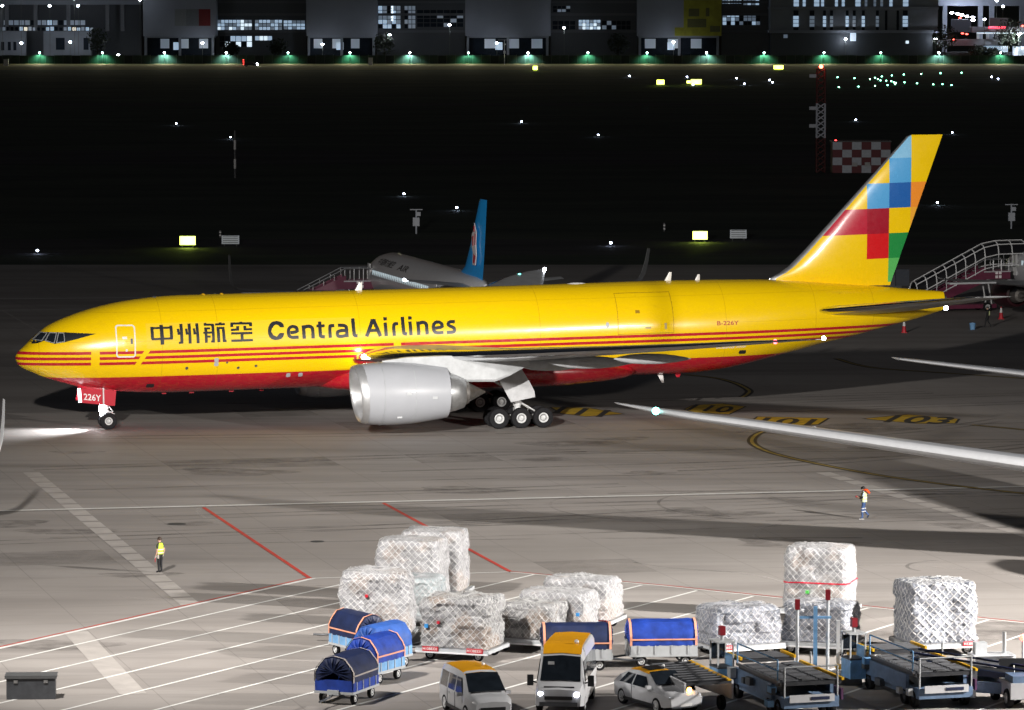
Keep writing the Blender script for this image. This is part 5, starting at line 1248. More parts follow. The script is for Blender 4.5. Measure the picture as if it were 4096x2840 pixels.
def pallet(label, px, y, yaw, w, d, h, seed, m, netm, z0=.56, netn=32, netw=.03, lump=.09, strap=None, contour=0.0, spots=(), nett0=.02):
    p = site(px, y)
    t = thing('cargo_pallet', label, 'cargo', (p.x, p.y, z0), R(yaw), 'netted cargo pallets')
    L = Load(w, d, h, seed, .35, lump, .03, contour)
    L.body().build('wrapped_load', m, t, 65)
    L.net(netn, netw, t0=nett0).build('cargo_net', netm, t)
    MB().box((0,0,-.03),(w+.12,d+.12,.05)).build('base_plate', ALU, t)
    if strap:
        n = 64; b = MB()
        b.rings([[L.pt(k/n, strap + dz, .05) for k in range(n)] for dz in (-.011, .011)], False)
        b.build('tie_strap', STRAP, t)
    for u, tt, c, s in spots:
        q_ = L.pt(u, tt, .08); MB().box(q_, (s, .08, s)).build('label_tag', c, t)
    return t
def dolly(label, px, y, yaw, L=3.3, W=2.55, sign=None):
    p = site(px, y)
    t = thing('pallet_dolly', label, 'trailer', (p.x, p.y, 0), R(yaw), 'pallet dollies')
    f = MB()
    for yy in (-W/2, W/2): f.box((0, yy, .43), (L, .1, .16))
    for xx in (-L/2+.05, 0, L/2-.05): f.box((xx, 0, .43), (.1, W-.1, .15))
    f.build('frame', GREYP, t)
    for k in range(5): MB().tube([(-L/2+.3+k*(L-.6)/4, -W/2+.1, .5),(-L/2+.3+k*(L-.6)/4, W/2-.1, .5)], .035, 8).build('roller', STEEL, t)
    for xx in (-L*.33, L*.33):
        for yy in (-W*.38, W*.38): wheel(t, (xx, yy, .22), .22, .16, .12, 'wheel', -1, 6)
    MB().tube([(-L/2,0,.38),(-L/2-.8,0,.3),(-L/2-1.2,0,.32)], .05).build('drawbar', DGREY, t)
    if sign:
        sx, yy = sign
        for x in sx:
            s = MB().box((x, yy*(W/2+.08), .5), (.72, .04, .2)).build('red_plate', SIGNRED, t)
            me = text_mesh('H1388331', .16, .002)
            me.materials.append(LETWHT); o = put('plate_lettering', me, s); o.location = (x, yy*(W/2+.105), .45); o.rotation_euler = (math.pi/2, 0, 0)
    MB().box((0, -(W/2+.06), .36), (L, .05, .07)).build('white_bumper', WHITE, t)
    return t
RT, BT, GT = SIGNRED, mat('blue_tag', (.03,.25,.6), .5), mat('green_tag', (.08,.5,.08), .5)
WRd = WR_WHITE
# back row, beside the second red line
pallet('tall brown-boxed white netted cargo stack farthest back in the cluster', 1737, 2397, -11, 3.0, 2.3, 2.75, 1, WR_WHITE, NETW, lump=.07)
dolly('dolly under the farthest back tall cargo stack', 1737, 2397, -11)
pallet('tall white cargo stack with brown box rows just before the farthest one', 1650, 2435, -13, 3.05, 2.3, 2.72, 2, WR_WHITE, NETW, lump=.07)
dolly('dolly under the tall stack with brown box rows', 1650, 2435, -13)
pallet('low pale teal wrapped cargo peeking out behind the white stack with a red spot', 1655, 2498, -16, 2.6, 2.2, 1.65, 3, WR_TEAL, NETB)
dolly('dolly under the pale teal cargo', 1655, 2498, -16, 2.8)
pallet('rounded white netted cargo with a red spot above the dark blue cart', 1512, 2570, -7, 3.1, 2.35, 2.65, 4, WR_WHITE, NETW, lump=.10, contour=.35, spots=((.80,.62,RT,.12),), netn=36)
dolly('dolly with red plate under the rounded white cargo with a red spot', 1512, 2570, -7, sign=((1.1,), -1))
pallet('big grey wrapped cargo with dark net and blue tag behind the small yellow-roofed van', 1850, 2628, -20, 3.1, 2.45, 2.1, 5, WR_GREY, NETG, lump=.13, spots=((.73,.42,BT,.16),(.78,.5,RT,.12)), netn=34)
dolly('dolly with two red plates under the big grey cargo', 1850, 2628, -20, sign=((-.95,1.05), -1))
pallet('low grey wrapped cargo wedged between the big grey cargo and the netted white one', 2133, 2592, -22, 2.5, 2.3, 1.45, 6, WR_GREY, NETG, lump=.13)
dolly('dolly under the low wedged grey cargo', 2133, 2592, -22, 2.8)
pallet('white netted cargo hiding behind the dark blue tarped cart', 2238, 2570, -19, 3.1, 2.3, 1.75, 7, WR_WHITE, NETW, lump=.09, netn=36, spots=((.95,.5,BT,.14),))
dolly('dolly under the white cargo behind the dark blue cart', 2238, 2570, -19)
pallet('white netted cargo with coiled net end, rearmost behind the dark blue cart', 2330, 2512, -19, 3.2, 2.35, 1.75, 8, WR_WHITE, NETW, netn=36)
dolly('dolly with blue plate under the coiled-net cargo', 2330, 2512, -19, sign=((1.2,), -1))
pallet('long low bluish wrapped cargo behind the cargo loader with a red lamp', 2948, 2614, 24, 3.2, 2.4, 1.55, 9, WR_BLUE, NETB, lump=.12, netn=34)
dolly('dolly under the long low bluish cargo', 2948, 2614, 24, sign=((-1.2,), -1))
pallet('tallest white netted cargo stack girdled by a red strap', 3280, 2470, -16, 3.0, 2.35, 2.75, 10, WR_WHITE, NETW, strap=.42, lump=.07, spots=((.80,.27,GT,.14),))
dolly('dolly under the red-strapped cargo stack', 3280, 2470, -16)
pallet('dark bluish netted cargo standing before the red-strapped stack', 3285, 2604, -18, 3.0, 2.35, 1.6, 11, WR_BLUE, NETB, lump=.13, netn=34)
dolly('dolly under the dark bluish cargo', 3285, 2604, -18)
pallet('high clear wrapped cargo with bold white diamond net standing apart from the others', 3740, 2606, 14, 3.15, 2.4, 2.55, 12, WR_BLUE, NETW, lump=.10, netn=28, netw=.045, contour=.15)
dolly('dolly with red plate under the diamond-netted cargo', 3740, 2606, 14, sign=((1.15,), -1))

# ------------------------------------------------------------------ tarped baggage carts
def cart(label, px, y, yaw, cover, side, trim=TRIM, L=2.9, W=1.55, H=1.95, arm=1):
    p = site(px, y)
    t = thing('baggage_cart', label, 'trailer', (p.x, p.y, 0), R(yaw), 'tarped baggage carts')
    z0 = .55
    prof = [(-W/2, z0+.35), (-W/2, z0+.75), (-W*.43, H*.78), (-W*.26, H*.95), (0, H), (W*.26, H*.95), (W*.43, H*.78), (W/2, z0+.75), (W/2, z0+.35)]
    b = MB(); rings = []
    for i in range(19):
        x = -L/2 + L*i/18; en = min(i, 18-i); sh = (.93, .985)[en] if en < 2 else 1.0
        rings.append([(x, yy*sh*(1 + .012*math.sin(i*2.1+j)), (z-.9)*(1 if en > 1 else .97)+.9 + .025*noise.noise(Vector((x*2, yy*3, px*.01)))) for j, (yy, z) in enumerate(prof)])
    b.rings(rings, False, False)
    b.build('tarp_cover', cover, t, 35)
    for s in (-1, 1):
        e = MB(); c0 = (s*(L/2+.02), 0, z0+.75); N = 22; outer = []
        for k in range(N+1):
            f = k/N*(len(prof)-1); i = min(int(f), len(prof)-2); q_ = f-i
            outer.append((prof[i][0]*(1-q_)+prof[i+1][0]*q_, prof[i][1]*(1-q_)+prof[i+1][1]*q_))
        for k in range(N):
            pl = .05 if k % 2 else -.01
            mid = (s*(L/2+.03+pl), (outer[k][0]+outer[k+1][0])*.28, (outer[k][1]+outer[k+1][1])*.28 + c0[2]*.44)
            a_, b2 = (s*L/2*.985, outer[k][0]*.93, outer[k][1]*.97+.02), (s*L/2*.985, outer[k+1][0]*.93, outer[k+1][1]*.97+.02)
            e.face([a_, b2, mid]); e.face([c0, a_, mid]); e.face([c0, mid, b2])
        e.build('pleated_end', cover, t)
        if trim:
            h = MB(); pr = [(s*(L/2-.12), yy*1.015, z+.012) for yy, z in prof]; pr2 = [(s*(L/2-.02), yy*1.005, z+.008) for yy, z in prof]
            for k in range(len(pr)-1): h.face([pr[k], pr[k+1], pr2[k+1], pr2[k]])
            h.build('end_trim', trim, t)
            MB().box((0, s*(W/2+.015), z0+.62), (L*.95, .02, .06)).build('side_trim', trim, t)
        MB().box((0, s*(W/2-.03), z0+.18), (L*.96, .05, .38)).build('side_board', side, t)
        MB().box((s*(L/2-.03), 0, z0+.22), (.05, W*.94, .46)).build('end_board', side, t)
        for k in range(4): MB().box((-L*.36+k*L*.24, s*(W/2+.004), z0+.18), (.05, .03, .38)).build('stake', GREYP, t)
    MB().box((0,0,z0-.06),(L,W,.1)).build('deck', GREYP, t)
    MB().box((0,0,z0-.16),(L*.9,.5,.12)).build('chassis', DGREY, t)
    for xx in (-L*.32, L*.32):
        for yy in (-W*.4, W*.4): wheel(t, (xx, yy, .24), .24, .16, .13, 'wheel', -1, 6)
    MB().tube([(arm*L/2*.9,0,.42),(arm*(L/2+.8),.05,.3),(arm*(L/2+1.35),0,.33)], .045).build('drawbar', DGREY, t)
    MB().box((arm*(L/2+.02),0,.5),(.12,.5,.2)).build('coupling', GREYP, t)
    return t
cart('navy tarped cart with light blue side boards, farthest of the four bunched carts', 1432, 2625, -58, NAVY, LBLUE, W=1.5, L=2.5)
cart('plain mid-blue tarped cart squeezed behind the orange-banded one', 1530, 2672, 58, mat('mid_blue_tarp', (.03,.10,.38), .5, var=.3, scale=2, bump=.4), LBLUE, None, L=2.3)
cart('blue tarped cart with an orange arched band in the middle of the bunch', 1500, 2722, 62, BLUET, LBLUE, L=2.4)
cart('navy tarped cart with a pleated gathered end, nearest of the bunch', 1388, 2800, 68, NAVY, BLUET, L=2.6, W=1.7, arm=-1, trim=mat('pale_trim', (.4,.36,.34), .6))
cart('dark navy tarped cart half hidden behind the high yellow-roofed van', 2305, 2672, 3, NAVY, GREYP, W=1.7)
cart('bright blue tarped cart with orange trim in front of the bluish low cargo', 2645, 2656, 5, BLUET, GREYP, W=1.7, arm=-1)
# ------------------------------------------------------------------ vehicles, nose at +x, wheels on the ground
YROOF = mat('amber_yellow_roof', (.78, .36, .008), .35, var=.06, coat=.4)
VWHITE = mat('vehicle_white', (.58, .59, .62), .3, var=.05, coat=.4)
HEADL = lamp_mat('head_lamp_glow', (.85, .88, 1), 12); AMBER = lamp_mat('amber_glow', (1, .42, .05), 25)
def shell(tab, n=8, smooth=True):
    """tab: (x, half width at sill, half width at roof, z bottom, z waist, z top)"""
    rings = []; fine = []
    for i in range(len(tab)-1):
        for k in range(4 if smooth else 1): xx = tab[i][0] + (tab[i+1][0]-tab[i][0])*k/4; fine.append((xx, *cr(tab, xx)))
    fine.append(tab[-1])
    for x, ws, wr, zb, zw, zt in fine:
        r = min(.12, (zt-zw)*.3)
        rings.append([(x, -ws*.96, zb), (x, -ws, zb+.15), (x, -ws, zw), (x, -wr-.02, zt-r*1.6), (x, -wr+.06, zt-r*.4), (x, -wr*.7, zt), (x, 0, zt+.03), (x, wr*.7, zt), (x, wr-.06, zt-r*.4), (x, wr+.02, zt-r*1.6), (x, ws, zw), (x, ws, zb+.15), (x, ws*.96, zb)])
    return MB().rings(rings, True)
def high_van(label, px, y, rz):
    p = site(px, y)
    t = thing('high_roof_van', label, 'van', (p.x, p.y, 0), rz)
    tab = [(-2.6,.92,.80,.45,1.15,2.38),(-2.5,.97,.84,.38,1.15,2.52),(0,.98,.86,.36,1.15,2.56),(1.0,.98,.85,.36,1.15,2.52)]
    shell(tab).build('body', VWHITE, t, 40)
    # sloping cab front
    b = MB().rings([[(1.0,-.975,.36),(1.0,-.975,1.2),(1.0,-.86,2.3),(1.0,-.75,2.51),(1.0,0,2.545),(1.0,.75,2.51),(1.0,.86,2.3),(1.0,.975,1.2),(1.0,.975,.36)],
                    [(1.55,-.97,.36),(1.55,-.97,1.2),(1.5,-.84,1.98),(1.42,-.74,2.22),(1.4,0,2.27),(1.42,.74,2.22),(1.5,.84,1.98),(1.55,.97,1.2),(1.55,.97,.36)],
                    [(2.3,-.96,.36),(2.3,-.95,1.0),(2.1,-.90,1.22),(2.05,-.80,1.27),(2.05,0,1.3),(2.05,.80,1.27),(2.1,.90,1.22),(2.3,.95,1.0),(2.3,.96,.36)],
                    [(2.72,-.86,.4),(2.75,-.88,.85),(2.7,-.8,.98),(2.68,-.7,1.02),(2.68,0,1.05),(2.68,.7,1.02),(2.7,.8,.98),(2.75,.88,.85),(2.72,.86,.4)]], True)
    b.build('cab', VWHITE, t, 35)
    r = MB().rings([[(-2.5,-.72,2.54),(-2.5,0,2.58),(-2.5,.72,2.54)],[(0,-.76,2.58),(0,0,2.62),(0,.76,2.58)],[(1.0,-.77,2.545),(1.0,0,2.575),(1.0,.77,2.545)],[(1.4,-.76,2.26),(1.39,0,2.31),(1.4,.76,2.26)]], False, False)
    r.build('yellow_roof', YROOF, t, 50)
    MB().face([(1.47,-.74,2.18),(1.45,0,2.235),(1.47,.74,2.18),(2.07,.80,1.3),(2.09,0,1.34),(2.07,-.80,1.3)]).build('windscreen', GLASS, t)
    for s in (-1, 1):
        for x0, x1 in ((-2.3,-1.2),(-1.1,0),(.1,.95)): MB().rings([[(x0,s*.985,1.25),(x1,s*.985,1.25),(x1,s*.905,2.1),(x0,s*.905,2.1)],[(x0,s*.96,1.25),(x1,s*.96,1.25),(x1,s*.88,2.1),(x0,s*.88,2.1)]], True).build('side_window', GLASS, t)
        MB().rings([[(1.05,s*.985,1.25),(1.75,s*.975,1.25),(1.5,s*.875,2.0),(1.05,s*.895,2.05)],[(1.05,s*.95,1.25),(1.75,s*.94,1.25),(1.5,s*.84,2.0),(1.05,s*.86,2.05)]], True).build('door_window', GLASS, t)
        mr = MB().box((1.95,s*1.2,1.3),(.14,.24,.42)).build('wing_mirror', BLACK, t); MB().tube([(1.9,s*.95,1.2),(1.95,s*1.15,1.25)], .03).build('mirror_arm', BLACK, mr)
        MB().sphere((2.62,s*.72,.86), .16, 10, .8).build('head_lamp', HEADL, t)
        for x in (-1.6, 1.75): wheel(t, (x, s*.85, .36), .36, .24, .2, 'wheel', s, 8)
    MB().box((2.74,0,.72),(.06,1.1,.14)).build('grille', BLACK, t); MB().box((2.5,0,1.12),(.05,1.2,.05)).build('bonnet_vent', BLACK, t)
    MB().box((2.74,0,.48),(.08,1.5,.16)).build('bumper', DGREY, t); MB().sphere((.7,.5,2.66), .1, 8).build('roof_beacon', WHITE, t)
    MB().box((1.72,-.4,1.95),(.02,.25,.12)).build('pass_card', WHITE, t)
    return t
def small_car(name, label, px, y, rz, tall, sun=False, amber=False):
    p = site(px, y)
    t = thing(name, label, 'car' if not tall else 'van', (p.x, p.y, 0), rz)
    H = 1.86 if tall else 1.5
    if tall:
        tab = [(-2.2,.82,.66,.4,.98,1.45),(-2.1,.87,.72,.3,.98,H-.08),(-.8,.88,.75,.28,.98,H),(.35,.88,.73,.28,.98,H-.04),(.6,.88,.70,.28,.98,H-.14),(1.35,.87,.76,.28,.93,1.1),(1.95,.82,.72,.3,.85,.98),(2.2,.7,.62,.35,.7,.82)]
        ws = [(.62,-.66,H-.13),(.6,0,H-.1),(.62,.66,H-.13),(1.38,.76,1.1),(1.42,0,1.13),(1.38,-.76,1.1)]
    else:
        tab = [(-2.25,.74,.6,.4,.82,1.0),(-2.05,.84,.62,.28,.85,1.12),(-1.2,.89,.62,.26,.86,H-.06),(-.5,.9,.64,.25,.87,H),(.25,.9,.62,.25,.87,H-.06),(1.1,.89,.74,.26,.86,1.02),(1.9,.84,.7,.3,.78,.9),(2.25,.7,.58,.36,.66,.76)]
        ws = [(.27,-.58,H-.045),(.25,0,H-.02),(.27,.58,H-.045),(1.06,.72,1.06),(1.12,0,1.08),(1.06,-.72,1.06)]
    shell(tab, 8, tall).build('body', VWHITE, t, 40)
    r0, r1 = (-2.1, .6) if tall else (-1.2, .25)
    rr = []
    for x, ws_, wr, zb, zw, zt in ([(r0+(r1-r0)*k/10, *cr(tab, r0+(r1-r0)*k/10)) for k in range(11)] if tall else tab):
        if r0 - .01 <= x <= r1 + .01:
            r_ = min(.12, (zt-zw)*.3); rr.append([(x, -wr+.05, zt-r_*.4+.012), (x, -wr*.7, zt+.014), (x, 0, zt+.046), (x, wr*.7, zt+.014), (x, wr-.05, zt-r_*.4+.012)])
    MB().rings(rr, False, False).build('yellow_roof', YROOF, t, 60)
    for x_ in ((-1.0, .0) if tall else (-.55,)):
        for s in (-1, 1): MB().box((x_, s*(.885 if tall else .9), .66), (.025, .02, .6)).build('door_gap', BLACK, t)
    for s in (-1, 1):
        for x_ in ((-.75, .25) if tall else (-.35, .8)): MB().box((x_, s*(.895 if tall else .91), .84), (.16, .03, .04)).build('door_handle', GREYP, t)
        MB().box((0, s*(.89 if tall else .905), .3), (2.4, .03, .12)).build('sill_strip', BLACK, t)
    MB().box((2.23, 0, .42), (.05, .52, .12)).build('number_plate', LETWHT, t); MB().box((2.2, 0, .35), (.1, 1.3, .1)).build('bumper', DGREY, t)
    for s in (-1, 1): MB().tube([(1.3, s*.12, 1.11), (1.02, s*.5, 1.2)] if tall else [(1.1, s*.1, 1.07), (.9, s*.5, 1.16)], .015, 5).build('wiper', BLACK, t)
    MB().face([(a+.04, b2, c+.035) for a, b2, c in ws]).build('windscreen', GLASS, t)
    if sun: MB().rings([[(-.75,-.4,H+.045),(-.75,0,H+.06),(-.75,.4,H+.045)],[(.02,-.42,H+.025),(.02,0,H+.04),(.02,.42,H+.025)]], False, False).build('sunroof', GLASS, t)
    for s in (-1, 1):
        for x0, x1, xa, xb in (((-1.95,-1.05,-1.9,-1.0),(-.95,-.05,-.92,-.05),(.05,.95,.05,.55)) if tall else ((-1.55,-.6,-1.2,-.6),(-.5,.75,-.5,.2))):
            wz = .98 if tall else .9; wt = H-.28 if tall else H-.2; yb, yt = (.885, .785) if tall else (.885, .69)
            MB().rings([[(x0,s*yb,wz),(x1,s*yb,wz),(xb,s*yt,wt),(xa,s*yt,wt)],[(x0,s*(yb-.04),wz),(x1,s*(yb-.04),wz),(xb,s*(yt-.04),wt),(xa,s*(yt-.04),wt)]], True).build('side_window', GLASS, t)
        MB().box((.95,s*1.0,1.0),(.14,.2,.13)).build('wing_mirror', VWHITE, t)
        MB().sphere((2.05,s*.62,.68), .13, 8, .7).build('head_lamp', HEADL if not tall else WHITE, t)
        for x in (-1.4, 1.35): wheel(t, (x, s*.8, .32), .32, .2, .2, 'wheel', s, 8)
    MB().box((2.2,0,.55),(.06,1.0,.16)).build('grille', BLACK, t)
    if amber: MB().sphere((1.95,.3,.95), .1, 8).build('amber_flasher', AMBER, t)
    MB().sphere((-.2,.35,H+.1), .07, 8).build('roof_beacon', WHITE, t)
high_van('white high-roof van with amber-yellow roof and lit head lamps', 2264, 2820, R(-97))
small_car('people_carrier', 'white people carrier with amber-yellow roof beside the pleated navy cart', 1905, 2858, R(-72), True)
small_car('apron_car', 'white low car with amber roof, dark sunroof and orange flasher', 2632, 2828, R(-62), False, True, True)

# ------------------------------------------------------------------ cargo loaders
ROLL = mat('roller_dark', (.03, .032, .038), .5, var=.3); ROLLS = mat('roller_steel', (.16,.165,.18), .35, .7)
LBODY = mat('loader_blue_white', (.13, .20, .32), .45, var=.2)
def loader(label, px, y, rz, cab_side=-1, white=False):
    p = site(px, y)
    t = thing('cargo_loader', label, 'loader', (p.x, p.y, 0), rz, 'cargo loaders')
    MB().box((0,0,.75),(7.6,2.7,.5)).build('chassis', LBODY, t)
    MB().box((0,-1.45,1.15),(5.2,.16,.75)).build('side_skirt', LBODY, t); MB().box((0,1.45,1.15),(5.2,.16,.75)).build('side_skirt', LBODY, t)
    for x in (-3.0, -1.9, 2.6):
        for yy in (-1.25, 1.25): wheel(t, (x, yy, .42), .42, .3, .22, 'wheel', -1, 8)
    d = MB().box((-.9,0,1.62),(5.6,3.0,.16)).build('main_deck', ROLL, t)
    for k in range(16):
        for c_ in (-.95, 0, .95): MB().tube([(-3.5+k*.345, c_-.38, 1.74),(-3.5+k*.345, c_+.38, 1.74)], .05, 6).build('roller', ROLLS if (k+int(c_*2)) % 3 else ROLL, t)
    for yy in (-1.58, 1.58): MB().box((-.9,yy,1.76),(5.6,.12,.12)).build('guide_rail', YELP if yy*cab_side < 0 else DGREY, t)
    b = MB().box((2.9,0,1.85),(1.9,2.6,.14)).build('bridge_deck', ROLL, t)
    for k in range(5): MB().tube([(2.1+k*.38,-1.1,1.97),(2.1+k*.38,1.1,1.97)], .05, 6).build('bridge_roller', ROLLS, t)
    for yy in (-1.35, 1.35): MB().box((2.9,yy,1.98),(1.9,.1,.14)).build('bridge_rail', YELP, t)
    for s in (-1, 1):
        MB().tube([(-2.4,s*1.1,1.0),(1.0,s*1.1,1.55)], .09).build('scissor_arm', DGREY, t); MB().tube([(-2.4,s*1.0,1.55),(1.0,s*1.0,1.0)], .09).build('scissor_arm', DGREY, t)
    cy = cab_side*1.95
    MB().box((3.0,cy,1.0),(1.2,.8,.9)).build('cab_base', LBLUE, t)
    MB().box((3.0,cy,1.5),(1.2,.85,.06)).build('cab_floor', DGREY, t)
    for x in (2.45, 3.55):
        for dy in (-.38, .38): MB().box((x,cy+dy,2.1),(.07,.07,1.2)).build('cab_post', GREYP, t)
    MB().box((3.0,cy,2.72),(1.25,.9,.06)).build('cab_roof', GREYP, t)
    MB().box((3.0,cy-.38,1.8),(1.0,.04,.55)).build('cab_panel', LBLUE, t); MB().box((3.56,cy,2.2),(.03,.7,.7)).build('cab_glass', GLASS, t)
    MB().tube([(3.0,cy,2.7),(3.0,cy,3.0)], .08).build('lamp_post', GREYP, t); MB().box((3.0,cy,3.2),(.28,.28,.42)).build('red_lamp_box', mat('red_lamp_box', (.20,.008,.015), .4), t)
    for x, yy in ((-3.6,1.6),(1.8,1.6)): MB().tube([(x,yy,1.7),(x,yy,2.75)], .04).build('rail_post', LBLUE, t)
    MB().tube([(-3.6,1.6,2.75),(1.8,1.6,2.75)], .04).build('hand_rail', LBLUE, t); MB().tube([(-3.6,1.6,2.25),(1.8,1.6,2.25)], .035).build('hand_rail', LBLUE, t)
    gr = random.Random(px)
    for k in range(9):
        MB().box((gr.uniform(-3.4, 3.4), gr.choice((-1.62, 1.62, 1.75)), gr.uniform(.6, 1.5)), (gr.uniform(.25,.7), gr.uniform(.15,.35), gr.uniform(.2,.55))).build('control_box', gr.choice((DGREY, GREYP, BLACK, LBLUE, VWHITE)), t)
    for k in range(5):
        x0 = gr.uniform(-3, 2.5); MB().tube([(x0, -1.66, 1.5), (x0+.4, -1.75, gr.uniform(.8,1.2)), (x0+1.0, -1.66, 1.45)], .03, 5).build('hose', BLACK, t)
    for x, s_ in ((-3.7,-1.3),(-3.7,1.3),(.6,-1.62)): MB().tube([(x, s_, .9), (x, s_, 2.4)], .045, 6).build('rail_post', GREYP, t)
    MB().tube([(-3.7,-1.3,2.4),(-3.7,1.3,2.4)], .04, 6).build('hand_rail', GREYP, t)
    MB().box((-3.86,0,.95),(.06,2.2,.35)).build('name_board', VWHITE, t); MB().box((-3.9,-.4,.95),(.03,.9,.14)).build('board_text_strip', NAVY, t)
    MB().box((-3.2,-1.55,1.05),(1.0,.1,.5)).build('purple_flash', mat('purple_flash', (.09,.03,.09), .5), t)
    return t
loader('blue cargo loader with dark roller deck behind the low white car', 3130, 2822, R(107), 1).scale = (.85,.85,.85)
loader('blue cargo loader with dark roller deck in front of the diamond-netted cargo', 3660, 2785, R(107), 1).scale = (.85,.85,.85)
# ramp tail of the first loader
p = site(2840, 2815); t = thing('loading_ramp', 'white sided roller ramp with a yellow edge between the low white car and the loader', 'ramp', (p.x, p.y, 0), R(112))
MB().prism([(-2,.5),(1.8,.5),(1.8,1.45),(-2,1.25)], -.1, -.02).build('white_side', VWHITE, t); MB().prism([(-2,.5),(1.8,.5),(1.8,1.45),(-2,1.25)], 1.95, 2.03).build('white_side', VWHITE, t)
MB().rings([[(-2,-.02,1.22),(-2,1.95,1.22),(-2,1.95,1.12),(-2,-.02,1.12)],[(1.8,-.02,1.42),(1.8,1.95,1.42),(1.8,1.95,1.32),(1.8,-.02,1.32)]], True).build('roller_bed', ROLL, t)
for k in range(9): MB().tube([(-1.8+k*.42,.1,1.29+k*.022),(-1.8+k*.42,1.85,1.29+k*.022)], .045, 6).build('roller', ROLLS, t)
MB().rings([[(-2,.0,1.3),(-2,.16,1.3),(-2,.16,1.24),(-2,0,1.24)],[(1.8,.0,1.5),(1.8,.16,1.5),(1.8,.16,1.44),(1.8,0,1.44)]], True).build('yellow_edge', YELP, t)
MB().box((-.9,-.12,.95),(.35,.03,.5)).build('purple_flash', mat('plum_flash', (.16,.04,.09), .5), t)
for x in (-1.5, 1.4):
    for yy in (.2, 1.75): wheel(t, (x, yy, .3), .3, .2, .16, 'wheel', -1, 6)
# lift frame post with yellow deck edge between the loaders
p = site(3260, 2735); t = thing('lift_frame', 'light blue T-shaped lift mast with red topped lamp posts between the loaders', 'lift frame', (p.x, p.y, 0))
MB().box((0,0,1.6),(.16,.16,3.2)).build('mast', LBLUE, t); MB().box((0,0,2.75),(1.3,.1,.1)).build('cross_bar', LBLUE, t); MB().box((.95,.2,1.3),(.14,.14,2.6)).build('mast', WHITE, t)
MB().box((.6,.4,.15),(2.6,1.6,.3)).build('base', DGREY, t)
for x, z in ((-.7,3.0),(.55,3.4)):
    MB().tube([(x,.6,.3),(x,.6,z)], .07).build('lamp_post', GREYP, t); MB().box((x,.6,z+.2),(.2,.2,.42)).build('red_lamp_box', mat('maroon_lamp_box', (.22,.01,.02), .4), t)
for k in range(5): MB().box((1.0+.25*k,-.3,.5+.25*k),(.9,.9,.08)).build('yellow_step', YELP if k % 2 else GREYP, t)
# belt loader and tug at the corner
p = site(3960, 2800); t = thing('belt_loader', 'blue belt loader with a long dark conveyor in the lowest corner', 'belt loader', (p.x, p.y, 0), R(-24))
MB().box((0,0,.62),(3.6,1.5,.45)).build('chassis', LBODY, t)
for x in (-1.2, 1.2):
    for yy in (-.7, .7): wheel(t, (x, yy, .36), .36, .25, .2, 'wheel', -1, 8)
MB().rings([[(-3.2,-.45,1.55),(-3.2,.45,1.55),(-3.2,.45,1.3),(-3.2,-.45,1.3)],[(3.3,-.45,.95),(3.3,.45,.95),(3.3,.45,.7),(3.3,-.45,.7)]], True).build('conveyor_frame', mat('conveyor_navy', (.01,.025,.07), .45), t)
MB().rings([[(-3.1,-.36,1.57),(-3.1,.36,1.57)],[(3.2,-.36,.97),(3.2,.36,.97)]], False, False).build('rubber_belt', BLACK, t)
for s in (-1, 1): MB().tube([(-3.2,s*.5,1.8),(3.2,s*.5,1.2)], .05).build('side_rail', NAVY, t)
MB().lathe([(-.46,.16),(.46,.16)], (3.3,0,.83), (0,1,0), 16, True).build('end_drum', STEEL, t)
MB().box((-.6,.75,1.0),(1.0,.5,.5)).build('engine_box', VWHITE, t); MB().tube([(-1.2,0,.8),(-1.4,0,1.35)], .08).build('lift_ram', STEEL, t)
p = site(4075, 2812); t = thing('tow_tractor', 'pale tow tractor with a red beacon on a pole at the frame edge', 'tractor', (p.x, p.y, 0), R(-80))
MB().box((0,0,.7),(2.8,1.5,.65)).build('body', VWHITE, t); MB().box((.8,0,1.15),(1.1,1.3,.28)).build('bonnet', LBODY, t); MB().box((-.6,0,1.1),(.6,1.1,.2)).build('seat', BLACK, t)
MB().box((-.95,0,1.4),(.12,1.1,.5)).build('seat_back', BLACK, t); MB().tube([(.1,-.2,1.1),(-.1,-.2,1.5)], .03).build('steering_column', BLACK, t)
MB().tube([(-1.2,.5,1.0),(-1.2,.5,2.35)], .04).build('beacon_pole', WHITE, t); MB().sphere((-1.2,.5,2.45), .14, 8).build('red_beacon', lamp_mat('red_beacon_glow', (1,.08,.05), 8), t)
for x in (-.95, .95):
    for yy in (-.7, .7): wheel(t, (x, yy, .38), .38, .28, .2, 'wheel', -1, 8)
p = site(3965, 2690); t = thing('generator_cart', 'small grey generator cart with chimney boxes beside the belt loader', 'cart', (p.x, p.y, 0), R(10))
MB().box((0,0,.55),(1.8,1.0,.5)).build('body', VWHITE, t)
for k in range(5): MB().box((0,-.52,.38+.09*k),(1.6,.04,.04)).build('louvre', DGREY, t)
MB().box((-.5,0,1.05),(.5,.45,.5)).build('chimney_box', GREYP, t); MB().tube([(.55,0,.8),(.55,0,1.7)], .09).build('exhaust_pipe', STEEL, t)
for x in (-.6, .6):
    for yy in (-.45, .45): wheel(t, (x, yy, .24), .24, .15, .13, 'wheel', -1, 6)
# dark lidded box at the near edge
p = site(126, 2790); t = thing('storage_chest', 'dark grey lidded chest at the near edge of the hatched area', 'chest', (p.x, p.y, 0), R(3))
MB().box((0,0,.42),(1.95,.9,.84)).build('chest_body', DGREY, t); MB().box((0,0,.9),(2.08,1.0,.12)).build('lid', mat('lid_grey', (.12,.125,.13), .4), t)
for x in (-.6, .6): MB().box((x,-.47,.72),(.16,.04,.12)).build('latch', STEEL, t)
